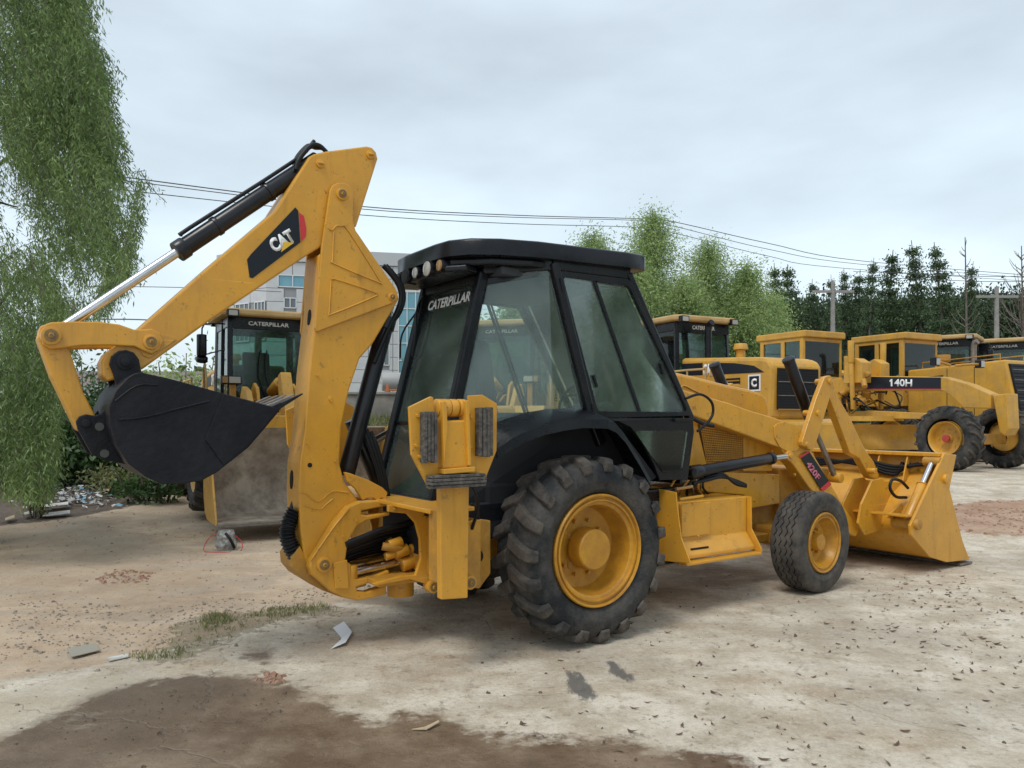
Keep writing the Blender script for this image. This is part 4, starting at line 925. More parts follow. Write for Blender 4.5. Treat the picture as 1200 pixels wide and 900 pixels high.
    crack = mth('MULTIPLY', rng_(v.outputs['Distance'], .004, .0, 0, 1), mth('SUBTRACT', 1, f_d))
    crack = mth('MULTIPLY', crack, rng_(big, .42, .52))
    col = mx(mth('MULTIPLY', crack, .18), col, (.16, .14, .12))
    L.new(col, b.inputs['Base Color'])
    ro = rng_(f_w, 0, 1, .88, .30); ro = mth('ADD', ro, mth('MULTIPLY', mth('SUBTRACT', fine, .5), .35)); L.new(ro, b.inputs['Roughness'])
    hgt = mth('ADD', mth('MULTIPLY', fine, mth('ADD', .35, mth('MULTIPLY', f_d, .8))), mth('MULTIPLY', grain, .34))
    hgt = mth('SUBTRACT', hgt, mth('MULTIPLY', crack, .2))
    bp = N.new('ShaderNodeBump'); bp.inputs['Strength'].default_value = .75; bp.inputs['Distance'].default_value = .04; L.new(hgt, bp.inputs['Height']); L.new(bp.outputs[0], b.inputs['Normal'])
    return m
me.materials.append(ground_mat())
go = bpy.data.objects.new('ground', me); COL.objects.link(go); tag(go, kind='structure')

# ================================================================ wheel loaders
def make_loader():
    r = empty('wheel_loader', (0, 0, 0))
    def B(name, m, *a, bevel=.02, par=None): return M().bx(*a).build(name, m, par or r, bevel)
    def S(name, m, pts, y0, y1, bevel=.02, par=None): return M().prism(pts, y0, y1).build(name, m, par or r, bevel)
    B('rear_frame', YELD, -3.0, -.1, -.45, .45, .62, 1.2)
    S('front_frame', YELD, [(.0, .6), (1.9, .6), (2.1, .9), (1.9, 1.3), (.9, 1.4), (.0, 1.2)], -.38, .38)
    hood = S('hood', YELO, [(-3.08, 1.32), (-3.14, 2.28), (-3.05, 2.40), (-2.85, 2.45), (-.66, 2.58), (-.66, 1.32)], -.62, .62, .07)
    for s in (-1, 1):
        pts = [(-2.95, 2.17), (-2.7, 2.30), (-2.2, 2.38), (-1.67, 2.42), (-1.67, 2.19)]
        dk_ = S('side_stripe', DECK, pts, s*.621, s*.626, 0, hood)
        S('side_stripe', DECK, [(-1.32, 2.20), (-1.32, 2.44), (-.70, 2.46), (-.70, 2.22)], s*.621, s*.626, 0, hood)
        text('hood_lettering', 'CAT', WHT, hood, Vector((-1.65 if s < 0 else -1.34, s*.628, 2.17)), (-s, 0, 0), (0, 0, 1), .31, .24, bold=.05)
        B('side_vent', GRB, -2.35, -1.85, min(s*.62, s*.628), max(s*.62, s*.628), 1.80, 2.10, bevel=0, par=hood)
        for k in range(4): B('vent_slat', YELD, -2.34, -1.86, min(s*.62, s*.64), max(s*.62, s*.64), 1.83+k*.07, 1.85+k*.07, bevel=0, par=hood)
        B('badge', WHT, -2.86, -2.56, min(s*.62, s*.628), max(s*.62, s*.628), 1.84, 2.14, bevel=0, par=hood)
        B('badge_square', DECK, -2.83, -2.59, min(s*.62, s*.632), max(s*.62, s*.632), 1.87, 2.11, bevel=0, par=hood)
        text('badge_letter', 'C', WHT, hood, Vector((-2.78 if s < 0 else -2.64, s*.634, 1.91)), (-s, 0, 0), (0, 0, 1), .14, .16, bold=.06)
        B('platform', YELO, -2.0, .55, min(s*.62, s*1.12), max(s*.62, s*1.12), 1.30, 1.38)
        B('ladder', YELD, .0, .45, min(s*.8, s*1.1), max(s*.8, s*1.1), .5, 1.3, bevel=.01)
        S('rear_fender', YELO, [(-2.45, 1.2), (-2.2, 1.5), (-1.9, 1.58), (-1.1, 1.58), (-.8, 1.45), (-.8, 1.40), (-1.1, 1.52), (-1.9, 1.52), (-2.17, 1.44), (-2.38, 1.18)], s*.63, s*1.2, .004)
        S('front_fender', YELO, [(.7, 1.45), (.95, 1.62), (2.0, 1.62), (2.3, 1.42), (2.27, 1.38), (1.98, 1.57), (.97, 1.57), (.73, 1.41)], s*.6, s*1.2, .004)
        M().tube([(-1.95, s*1.1, 1.38), (-1.95, s*1.1, 2.22), (-1.90, s*1.1, 2.27), (-.95, s*1.1, 2.27), (-.9, s*1.1, 2.22), (-.9, s*1.1, 1.38)], .022, 6, 2).tube([(-1.95, s*1.1, 1.85), (-.9, s*1.1, 1.85)], .018, 6, 0).tube([(-1.43, s*1.1, 1.38), (-1.43, s*1.1, 2.27)], .018, 6, 0).build('handrail', TAN, r, 0, 60)
        M().tube([(.5, s*1.0, 1.4), (.55, s*1.05, 2.35), (.3, s*1.05, 2.40), (.05, s*1.0, 1.4)], .02, 6, 2).build('handrail', TAN, r, 0, 60)
        mi = M().cyl((.55, s*1.12, 2.62), (.55, s*1.12, 3.0), .085, n=14).cyl((.56, s*1.12, 2.52), (.60, s*1.12, 2.60), .10, n=14).build('mirror', BLK, r, .02, 40)
        M().tube([(.6, s*.74, 3.2), (.6, s*1.08, 3.18), (.58, s*1.12, 3.0)], .014, 6, 2).tube([(.6, s*.74, 2.75), (.58, s*1.05, 2.65)], .012, 6, 0).build('mirror_arm', BLK, mi, 0, 60)
        hb_ = B('headlight_box', BLK, .80, .95, min(s*.52, s*.86), max(s*.52, s*.86), 2.12, 2.27, bevel=.01)
        B('lamp', LENS, .95, .962, min(s*.54, s*.73), max(s*.54, s*.73), 2.14, 2.25, bevel=.003, par=hb_)
        B('indicator', AMB, .95, .962, min(s*.75, s*.84), max(s*.75, s*.84), 2.14, 2.25, bevel=.003, par=hb_)
        B('lamp_post', YELD, .80, .88, min(s*.6, s*.7), max(s*.6, s*.7), 1.58, 2.12, bevel=.005)
    g = B('radiator_grille', GRB, -3.16, -3.125, -.50, .50, 1.50, 2.24, bevel=.005)
    for k in range(4): B('grille_bar', YELD if k in (0, 3) else STL, -3.175, -3.155, -.50, .50, 1.50+k*.245, 1.515+k*.245, bevel=0, par=g)
    for k in range(15): B('grille_slat', DARK, -3.168, -3.158, -.48, .48, 1.535+k*.047, 1.55+k*.047, bevel=0, par=g)
    S('counterweight', YELO, [(-3.45, .75), (-3.45, 1.28), (-3.0, 1.34), (-2.6, 1.30), (-2.6, .65), (-3.3, .62)], -1.0, 1.0, .05)
    M().tube([(-.95, .15, 2.5), (-.95, .15, 3.15), (-.97, .15, 3.24), (-1.06, .15, 3.30)], .07, 12, 4).build('exhaust_stack', BLK, r, 0, 60)
    M().cyl((-1.5, -.2, 2.5), (-1.5, -.2, 2.72), .09, n=16).cyl((-1.5, -.2, 2.72), (-1.5, -.2, 2.84), .15, .12, n=16).build('pre_cleaner', YELO, r, .01, 40)
    # cab
    c = B('cab_base', BLK, -.62, .72, -.72, .72, 1.38, 1.95, bevel=.03)
    P = dict(fl=(.74, 1.95, .66, 3.32), rl=(-.62, 1.95, -.56, 3.32))
    for s in (-1, 1):
        M().beam((.74, s*.68, 1.9), (.66, s*.66, 3.34), .09, .09).build('cab_pillar', BLK, r, .012)
        M().beam((-.62, s*.68, 1.9), (-.56, s*.66, 3.34), .09, .09).build('cab_pillar', BLK, r, .012)
        M().beam((.08, s*.69, 1.9), (.08, s*.67, 3.34), .05, .09).build('cab_pillar', BLK, r, .01)
        M().plate([(.70, s*.70, 1.95), (-.60, s*.70, 1.95), (-.56, s*.68, 3.2), (.64, s*.68, 3.2)], .008).build('side_window', GLD, r)
        M().beam((.68, s*.67, 3.24), (-.56, s*.67, 3.24), .06, .18).build('cab_header', BLK, r, .01)
    M().plate([(.76, .64, 1.80), (.76, -.64, 1.80), (.68, -.62, 3.16), (.68, .62, 3.16)], .008).build('front_window', GLO, r)
    M().plate([(-.64, .64, 1.95), (-.64, -.64, 1.95), (-.58, -.62, 3.16), (-.58, .62, 3.16)], .008).build('rear_window', GLO, r)
    f1 = B('front_header', BLK, .62, .70, -.70, .70, 3.12, 3.34, bevel=.01); f2 = B('rear_header', BLK, -.63, -.55, -.70, .70, 3.12, 3.34, bevel=.01)
    text('header_lettering', 'CATERPILLAR', WHT, f1, (.704, -.36, 3.19), (0, 1, 0), (0, 0, 1), .72, .075, bold=.03)
    text('header_lettering', 'CATERPILLAR', WHT, f2, (-.634, .30, 3.19), (0, -1, 0), (0, 0, 1), .60, .085, bold=.03)
    rf = M().slab([(-.80, -.70), (-.70, -.84), (.78, -.84), (.90, -.68), (.90, .68), (.78, .84), (-.70, .84), (-.80, .70)], 3.34, 3.46).build('roof', TAN, r, .035)
    for x0, sx in ((.90, 1), (-.80, -1)):
        for y in (-.66, .66):
            M().bx(x0-.06, x0+.05, y-.10, y+.10, 3.30, 3.43).build('roof_lamp', BLK, rf, .01); M().bx(x0+(.05 if sx > 0 else -.062), x0+(.062 if sx > 0 else -.05)-.0, y-.075, y+.075, 3.32, 3.41).build('lamp_glass', LENS, rf, .003)
    S('seat', DARK, [(-.45, 1.9), (.0, 1.9), (.0, 2.1), (-.25, 2.12), (-.38, 2.8), (-.48, 2.8)], -.25, .25, .04)
    M().tube([(.36+.02*math.cos(t), .17*math.cos(t)+.02, 2.22+.14*math.sin(t)) for t in [i*math.pi/8 for i in range(17)]], .014, 6, 0).beam((.4, 0, 1.8), (.38, .02, 2.2), .05, .05).build('steering_wheel', HOSE, r, 0, 60)
    S('dashboard', DARK, [(.25, 1.9), (.68, 1.9), (.68, 2.1), (.4, 2.05)], -.6, .6, .02)
    for y0, y1 in ((-.05, -.35), (.1, -.25)): M().tube([(.80, y0, 1.82), (.79, (y0+y1)/2, 2.3), (.77, y1+.2, 2.75)], .013, 5, 2).build('wiper', HOSE, r, 0, 60)
    # linkage
    for s in (-1, 1):
        S('lift_arm', YELO, [(.95, 1.85), (1.15, 2.08), (1.5, 2.0), (2.25, 1.25), (2.62, .80), (2.66, .45), (2.55, .36), (2.4, .5), (1.85, 1.1), (1.2, 1.6)], s*.46, s*.56)
        S('tower_plate', YELO, [(.75, 1.2), (.85, 2.0), (1.1, 2.15), (1.35, 2.05), (1.7, 1.2)], s*.30, s*.36)
        M().cyl((.9, s*.42, .9), (1.7, s*.42, 1.3), .07, n=16).build('lift_cylinder', YELD, r, .005, 40)
    S('tilt_lever', YELO, [(1.75, 2.25), (1.95, 2.30), (2.3, 1.6), (2.60, 1.0), (2.48, .95), (2.1, 1.3), (1.85, 1.6)], -.09, .09)
    M().cyl((.9, 0, 2.0), (1.5, 0, 2.15), .09, n=18).build('tilt_cylinder', YELO, r, .008, 40)
    M().cyl((1.5, 0, 2.15), (1.85, 0, 2.22), .045, n=14).build('cylinder_rod', CHR, r, 0, 40)
    M().bx(1.85, 2.05, -.55, .55, 1.45, 1.62).build('cross_tube', YELO, r, .03)
    for i in range(7):
        y = -.33+i*.1; M().tube([(.7, y, 1.4), (.95, y+.06*math.sin(i*2), 1.75+.04*(i % 3)), (1.25, y-.05*math.cos(i), 1.85+.05*(i % 2)), (1.5, y*.6, 1.7)], .022, 6, 4).build('hydraulic_hose', HOSE if i % 2 else YELD, r, 0, 60)
    for i in range(7):
        M().cyl((.72+.1*(i % 3), -.42+.14*i, 1.45+.12*(i % 4)), (.98+.1*(i % 2), -.40+.14*i, 1.50+.12*(i % 4)), .06+.02*(i % 2), n=10).build('valve_fitting', YELD, r, .01, 40)
    # bucket
    bw_ = 1.36
    prof = [(3.80, .05), (3.0, .04), (2.80, .12), (2.66, .34), (2.62, .70), (2.70, 1.05), (2.92, 1.38), (2.96, 1.40)]
    inn = [(3.80, .075), (3.02, .07), (2.84, .15), (2.70, .36), (2.66, .70), (2.74, 1.04), (2.95, 1.36), (2.98, 1.38)]
    V = []; F = []
    for a, b in zip(prof, inn): V += [(a[0], -bw_, a[1]), (a[0], bw_, a[1]), (b[0], bw_, b[1]), (b[0], -bw_, b[1])]
    for i in range(len(prof)-1):
        for e in range(4): F.append((i*4+e, i*4+(e+1) % 4, i*4+4+(e+1) % 4, i*4+4+e))
    F += [(0, 1, 2, 3), tuple(len(V)-1-e for e in range(4))]
    bk_ = M().add(V, F).build('bucket', RUST, r, 0, 50)
    for s in (-1, 1): M().prism([(3.74, .04), (3.0, .04), (2.80, .12), (2.66, .34), (2.62, .70), (2.70, 1.05), (2.92, 1.38), (3.10, 1.40), (3.28, .95), (3.55, .4)], s*bw_, s*(bw_+.03)).build('bucket_side', YELO, bk_, .006)
    M().prism([(2.93, 1.38), (2.98, 1.38), (3.02, 1.56), (2.98, 1.57)], -.85, .85).build('spill_guard', YELO, bk_, .005)
    M().bx(3.62, 3.88, -bw_-.02, bw_+.02, .025, .048).build('cutting_edge', STL, bk_, .004)
    # wheels
    PR = [(.42, .06), (.42, 0), (.40, .01), (.37, .04), (.34, .12), (.22, .14), (.1, .13)]
    for x in (-1.5, 1.45):
        for s in (-1, 1):
            cc = (x, s*1.14, .74); w_ = rim_mesh(cc, s, PR, .12, .08, YELO, r, .24, bolts=8, bolt_r=.19, boltd=.13)
            tyre_lug(cc, .74, .54, 16, TYR, w_, tread=.04, slant=.5, lw=.085)
    B('front_axle', YELD, 1.3, 1.6, -.8, .8, .58, .9); B('rear_axle', YELD, -1.65, -1.35, -.8, .8, .58, .9)
    return r
WL = make_loader()
LG = 'wheel loaders parked behind the backhoe loader'
def place_loader(o, x, y, deg, sc_, label):
    o.location = (x, y, rise(y)); o.rotation_euler = (0, 0, R(deg)); o.scale = (sc_,)*3; tag(o, label, 'wheel loader', LG)
place_loader(WL, -4.42, 13.5, -60, .93, 'yellow wheel loader with scraped muddy front bucket facing the camera, behind the black digging bucket')
for a in [(-.05, 16.2, -104, .95, 'yellow wheel loader seen through the windows of the black cab'),
          (3.60, 16.1, 117, .97, 'yellow wheel loader turned away showing its black radiator grille, just beyond the loader arms'),
          (15.45, 27.2, -128, 1.2, 'wheel loader with tan roof behind the hood of the right motor grader, beside its cab'),
          (18.1, 28.2, -126, 1.2, 'wheel loader with tan roof, farthest right, cut by the right edge of the photo')]:
    place_loader(copy_tree(WL), *a)

# ================================================================ motor graders
def make_grader():
    r = empty('motor_grader', (0, 0, 0)); 
    def B(name, m, *a, bevel=.015, par=None): return M().bx(*a).build(name, m, par or r, bevel)
    def S(name, m, pts, y0, y1, bevel=.015, par=None): return M().prism(pts, y0, y1).build(name, m, par or r, bevel)
    fr = S('main_frame', YELO, GFRAME, -.17, .17, .02)
    S('front_bolster', YELO, GEND, -.20, .20, .02)
    for s in (-1, 1):
        dk_ = S('number_decal', DECK, GSIGN, s*.172, s*.178, 0, fr)
        a, b, c_, d_ = GSIGN
        S('decal_red_line', DECR, [(a[0], d_[1]-.012) if False else (d_[0], d_[1]+.0), (c_[0], c_[1]+.0), (c_[0], c_[1]+.018), (d_[0], d_[1]+.018)], s*.172, s*.181, 0, fr)
        w_ = (b[0]-a[0]); h_ = a[1]-d_[1]
        ctr = Vector(((a[0]+c_[0])/2, s*.182, (a[1]+c_[1])/2)); dirx = Vector((b[0]-a[0], 0, b[1]-a[1])).normalized()*(1 if s < 0 else -1)
        text('lettering', '40H', WHT, fr, ctr-dirx*w_*.085-Vector((0, 0, h_*.27)), dirx, (0, 0, 1), w_*.235, h_*.55, bold=.03)
        o1 = ctr-dirx*w_*.15-Vector((0, 0, h_*.27)); hh1 = h_*.55; g1 = M()
        g1.plate([o1+dirx*hh1*a+Vector((0, 0, hh1*b)) for a, b in ((.22, 0), (.46, 0), (.46, 1), (.28, 1), (.04, .78), (.04, .58), (.22, .66))], .003).build('lettering', WHT, fr)
    B('front_axle', YELD, -.14, .14, -.85, .85, .55, .78)
    PR = [(.36, .06), (.36, 0), (.345, .01), (.325, .05), (.31, .17), (.2, .19), (.1, .18)]
    for x in (0, -5.55, -7.1):
        for s in (-1, 1):
            cc = (x, s*1.0, .70); w_ = rim_mesh(cc, s, PR, .09, .10, YELO if x else YELO, r, .18, bolts=8, bolt_r=.2, boltd=.17)
            tyre_lug(cc, .70, .40, 20, TYR, w_, tread=.035, slant=.8, lw=.055)
            M().cyl((x, s*1.05, .70), (x, s*1.13, .70), .085, n=12).build('hub_cap', REDP, w_, .01, 40)
    for s in (-1, 1): B('tandem_case', YELO, -7.3, -5.3, min(s*.62, s*.8), max(s*.62, s*.8), .55, .9)
    # cab
    B('cab_base', YELO, -5.6, -4.1, -.74, .74, 1.45, 2.15, bevel=.02)
    for s in (-1, 1):
        for x0, x1 in ((-5.6, -5.48), (-4.86, -4.74), (-4.22, -4.1)): B('cab_pillar', YELO, x0, x1, min(s*.66, s*.745), max(s*.66, s*.745), 2.15, 3.26, bevel=.012)
        B('side_window', GLD, -5.48, -4.86, min(s*.70, s*.708), max(s*.70, s*.708), 2.18, 3.24, bevel=0)
        B('door_window', GLD, -4.74, -4.22, min(s*.70, s*.708), max(s*.70, s*.708), 1.8, 3.24, bevel=0)
        B('window_frame', YELO, -5.48, -4.86, min(s*.69, s*.74), max(s*.69, s*.74), 2.15, 2.24, bevel=.008)
        B('window_frame', YELO, -5.48, -4.22, min(s*.69, s*.74), max(s*.69, s*.74), 3.17, 3.26, bevel=.008)
    for x, nm in ((-4.12, 'windscreen'), (-5.58, 'rear_window')):
        B(nm, GLD, x-.004, x+.004, -.66, .66, 2.2, 3.22, bevel=0); B('window_frame', YELO, x-.02, x+.02, -.66, .66, 3.16, 3.26, bevel=.008); B('window_frame', YELO, x-.02, x+.02, -.66, .66, 2.15, 2.24, bevel=.008)
    M().slab([(-5.72, -.78), (-4.0, -.78), (-4.0, .78), (-5.72, .78)], 3.26, 3.44).build('cab_roof', YELO, r, .03)
    S('seat', DARK, [(-5.2, 2.1), (-4.8, 2.1), (-4.8, 2.25), (-5.1, 2.3), (-5.2, 2.9)], -.22, .22, .03)
    B('control_panel', DARK, -4.5, -4.3, -.2, .2, 2.1, 2.6, bevel=.03)
    # engine hood
    hd_ = S('hood', YELO, [(-5.6, 1.15), (-5.6, 2.42), (-8.15, 2.54), (-8.45, 1.15)], -.55, .55, .04)
    for s in (-1, 1):
        S('hood_vent', GRB, [(-6.6, 2.24), (-5.7, 2.20), (-5.7, 1.98), (-6.6, 2.0)], s*.551, s*.556, 0, hd_)
        for x in (-6.7, -7.4): B('panel_joint', DARK, x-.008, x+.008, min(s*.55, s*.553), max(s*.55, s*.553), 1.2, 2.4, bevel=0, par=hd_)
        M().tube([(-8.0, s*.5, 2.55), (-8.0, s*.5, 2.68), (-6.0, s*.5, 2.60), (-6.0, s*.5, 2.45)], .016, 6, 0).build('handrail', YELD, r, 0, 60)
    g = M().loop2([(-8.50, -.48, 1.22), (-8.50, .48, 1.22), (-8.22, .48, 2.44), (-8.22, -.48, 2.44)], [(-8.40, -.48, 1.22), (-8.40, .48, 1.22), (-8.12, .48, 2.44), (-8.12, -.48, 2.44)]).build('radiator_grille', GRB, r, .004)
    for k in range(14):
        t = (k+.5)/14; B('grille_slat', DARK if k % 3 else STL, -8.515+.28*t, -8.49+.28*t, -.46, .46, 1.24+1.18*t, 1.255+1.18*t, bevel=0, par=g)
    M().cyl((-6.3, .1, 2.4), (-6.3, .1, 2.62), .13, n=16).cyl((-6.3, .1, 2.62), (-6.3, .1, 2.80), .18, n=16).build('air_cleaner', YELD, r, .01, 40)
    M().tube([(-7.0, -.1, 2.4), (-7.0, -.1, 3.0), (-7.1, -.1, 3.1)], .07, 10, 3).build('exhaust_stack', STL, r, 0, 60)
    # blade gear
    dr = S('drawbar', YELO, [(-.4, 1.1), (-.2, 1.2), (-2.6, 1.32), (-3.4, 1.28), (-3.4, 1.14), (-2.4, 1.12)], -.12, .12)
    M().lathe([(.55, -.06), (.78, -.06), (.78, .06), (.55, .06)], (0, 0, 0), 40, True).rot((0, 0, 0), R(90), 'X').rot((0, 0, 0), 0).build('circle_ring', YELO, r, 0, 40).location = (-2.7, 0, 1.12)
    bl = []
    for k in range(9):
        t = k/8; bl.append((.10*math.cos(math.pi*(t-.5))*-1.6+.05, .35+t*.62))
    b_ = M()
    b_.prism([(x, z) for x, z in bl]+[(x-.025, z) for x, z in bl[::-1]], -1.85, 1.85); b_.rot((0, 0, 0), R(-30)); b_.v = [(x-2.5, y, z) for x, y, z in b_.v]
    b_.build('moldboard', YELO, r, 0, 30)
    for s in (-1, 1):
        M().cyl((-2.75, s*.52, 1.35), (-2.75, s*.60, 2.5), .06, n=16).cyl((-2.75, s*.60, 2.5), (-2.75, s*.61, 3.05), .075, n=16).build('blade_lift_cylinder', YELO, r, .006, 40)
        S('lift_yoke', YELO, [(-3.05, 2.0), (-2.5, 2.0), (-2.5, 2.5), (-2.7, 2.62), (-3.0, 2.5)], s*.18, s*.52)
        M().tube([(-.55, s*.1, 2.32), (-.45, s*.55, 2.36), (-.42, s*.78, 2.36)], .03, 8, 2).build('lamp_bracket', YELD, r, 0, 60)
        hl = B('headlight', BLK, -.50, -.36, min(s*.74, s*.90), max(s*.74, s*.90), 2.28, 2.46, bevel=.01); B('lamp', LENS, -.36, -.35, min(s*.76, s*.88), max(s*.76, s*.88), 2.30, 2.44, bevel=.002, par=hl)
    rr_ = random.Random(3)
    for i in range(22):
        y = rr_.uniform(-.55, .35); x = rr_.uniform(-3.4, -2.2); z = rr_.uniform(1.4, 2.2)
        M().tube([(x, y, z), (x+rr_.uniform(-.3, .3), y-rr_.uniform(0, .2), z+rr_.uniform(-.2, .3)), (x+rr_.uniform(-.5, .5), y, z+rr_.uniform(-.4, .1)), (x+rr_.uniform(-.5, .6), y+.1, z-rr_.uniform(0, .6))], .02, 6, 4).build('hydraulic_hose', (HOSE, YELD, STL)[i % 3], r, 0, 60)
    for i in range(10):
        p = Vector((rr_.uniform(-3.3, -2.3), rr_.uniform(-.5, .1), rr_.uniform(1.5, 2.4))); M().cyl(p, p+Vector((rr_.uniform(-.2, .2), -.15, rr_.uniform(-.2, .2))), rr_.uniform(.05, .11), n=10).build('valve_fitting', YELD, r, .012, 40)
    return r
GS = 1.15
GA = Fr(11.75, 19.4, -62, .3)
def gl(pts, y):
    o = []
    for u, v in pts:
        p = GA.pt(u, v, y=y*GS); o.append((p.x/GS, p.z/GS))
    return o
GSIGN = gl([(1013, 441.5), (1102.5, 442.5), (1102.5, 456.5), (1013, 456.5)], -.175)
GFRAME = gl([(1000, 440), (1013, 440.5), (1104, 441.5), (1134, 450), (1161, 462), (1161, 479), (1129, 478), (1113, 463), (1104, 458), (1013, 458), (1000, 458)], -.17)
x_l = GFRAME[0][0]
GFRAME = GFRAME[:-1]+[(x_l, GFRAME[-1][1]), (-4.15, 1.55), (-4.15, 2.1)]
GEND = gl([(1160, 463), (1177, 461), (1179, 502), (1174, 511), (1168, 507), (1163, 480)], -.30)
print('grader', GSIGN, GFRAME, GEND)
MG = make_grader(); MG.location = (11.75, 19.4, .3); MG.rotation_euler = (0, 0, R(-62)); MG.scale = (GS,)*3
tag(MG, 'yellow motor grader with black 140H decal on its frame, front wheels towards the camera', 'motor grader', 'motor graders parked on the right')
MG2 = copy_tree(MG); MG2.location = (9.8, 29.8, .3); MG2.rotation_euler = (0, 0, R(118))
tag(MG2, 'yellow motor grader turned away with long engine hood and black radiator at the right edge', 'motor grader', 'motor graders parked on the right')
# ================================================================ buildings and walls
WALL = mat('pale_wall_panel', (.50, .52, .54), .55, col2=(.44, .46, .49), nscale=2)
PARA = mat('parapet_panel', (.42, .44, .46), .5)
BGL = mat('blue_curtain_glass', (.09, .25, .34), .12, col2=(.14, .34, .42), nscale=.7, spec=.8)
WGL = mat('dark_window_glass', (.10, .13, .15), .12, spec=.8)
WFR = mat('white_window_frame', (.62, .64, .66), .5)
JNT = mat('panel_joint_grey', (.25, .26, .28), .8)
BG = Fr(-14.2, 44.5, 13, .3)
bd = empty('office_building', (-14.2, 44.5, .3), 13); tag(bd, 'pale panelled office building with blue curtain glass behind the boom and cab', 'building')
xe = BG.pt(504, 400, y=0).x; zt = BG.pt(440, 295.5, y=0).z; zp = BG.pt(440, 311, y=0).z
M().bx(.02, xe, .06, 16, -.4, zt-.05).build('wall_core', JNT, bd)
M().bx(-.06, xe+.04, -.10, 16.1, zp, zt).build('parapet', PARA, bd, .02)
def brect(u0, v0, u1, v1):
    a = BG.pt(u0, v0, y=0); b = BG.pt(u1, v1, y=0); return a.x, b.x, b.z, a.z
ops = [brect(444, 399, 456, 428), brect(333, 349, 347, 361), brect(467, 341, 497, 443), brect(326, 322, 360, 337)]
pm = {}
def panel(x0, x1, z0, z1, y=0, t=.06):
    k = (round(x1-x0, 2), round(z1-z0, 2))
    if k not in pm:
        o = M().bx(0, k[0], 0, t, 0, k[1]).build('wall_panel', WALL, bd, .012, seg=1); pm[k] = o
    else: o = pm[k].copy(); COL.objects.link(o)
    o.location = (x0, y, z0); return o
PW, PH = 1.45, .78
nx_, nz_ = int(xe/PW), int((zp+.2)/PH)
for i in range(nx_+1):
    for j in range(nz_):
        x0, z0 = i*PW, zp-(j+1)*PH
        x1, z1 = min(x0+PW-.03, xe), z0+PH-.03
        if x1-x0 < .2: continue
        segs = [(x0, x1)]
        for a, b, c, d in ops:
            if z0 < d-.1 and z1 > c+.1:
                ns_ = []
                for s0, s1 in segs:
                    if b <= s0 or a >= s1: ns_.append((s0, s1)); continue
                    if a-s0 > .12: ns_.append((s0, a-.02))
                    if s1-b > .12: ns_.append((b+.02, s1))
                segs = ns_
        for s0, s1 in segs: panel(s0, s1, z0, z1)
c45 = math.cos(R(135)); pm2 = None           # wall face turned 45 degrees at the left corner
for i in range(3):
    for j in range(nz_):
        if 3 <= j <= 5 and i < 2: continue
        if pm2 is None: pm2 = o = M().bx(0, PW-.03, -.06, 0, 0, PH-.03).build('wall_panel', WALL, bd, .012, seg=1)
        else: o = pm2.copy(); COL.objects.link(o)
        o.rotation_euler = (0, 0, R(135)); o.location = (c45*i*PW-.02, -c45*i*PW, zp-(j+1)*PH)
M().loop2([(0, .02, -.4), (c45*3*PW, -c45*3*PW+.04, -.4), (c45*3*PW, 12, -.4), (0, 12, -.4)], [(0, .02, zt-.05), (c45*3*PW, -c45*3*PW+.04, zt-.05), (c45*3*PW, 12, zt-.05), (0, 12, zt-.05)]).build('wall_core', JNT, bd)
M().loop2([(-.06, -.11, zp), (c45*3*PW-.1, -c45*3*PW-.12, zp), (c45*3*PW-.1, 12, zp), (-.06, 12, zp)], [(-.06, -.11, zt-.004), (c45*3*PW-.1, -c45*3*PW-.12, zt-.004), (c45*3*PW-.1, 12, zt-.004), (-.06, 12, zt-.004)]).build('parapet', PARA, bd, .02)
for a, b, c, d in ops:
    big = b-a > 1.3
    gw = M().bx(a, b, .03, .05, c, d).build('curtain_glass' if big else 'window', BGL if big else WGL, bd)
    n_ = 3 if (b-a) > 1.3 and (d-c) > 2 else 2; mv = M()
    for k in range(n_+1): mv.bx(a+(b-a)*k/n_-.025, a+(b-a)*k/n_+.025, -.03, .03, c, d)
    nr = max(1, int((d-c)/1.0))
    for k in range(nr+1): mv.bx(a+.026, b-.026, -.02, .028, c+(d-c)*k/nr-.025, c+(d-c)*k/nr+.025)
    mv.build('window_frame', WFR, gw)
sz0, sz1 = zp-6*PH, zp-3*PH
def dg(t, off): return (c45*t-off*.707, -c45*t-off*.707)
for t0, t1 in ((.12, 1.0), (1.5, 2.7)):
    p0, p1 = dg(t0, .03), dg(t1, .03)
    gw = M().plate([(*p0, sz0+.1), (*p1, sz0+.1), (*p1, sz1), (*p0, sz1)], .02).build('window', WGL, bd); mv = M()
    for q in range(4):
        pq = dg(t0+(t1-t0)*q/3, .06); mv.beam((*pq, sz0+.1), (*pq, sz1), .07, .05, (1, 0, 0))
        zz = sz0+.1+(sz1-sz0-.1)*q/3; mv.beam((*dg(t0, .065), zz), (*dg(t1, .065), zz), .05, .07)
    mv.build('window_frame', WFR, gw)
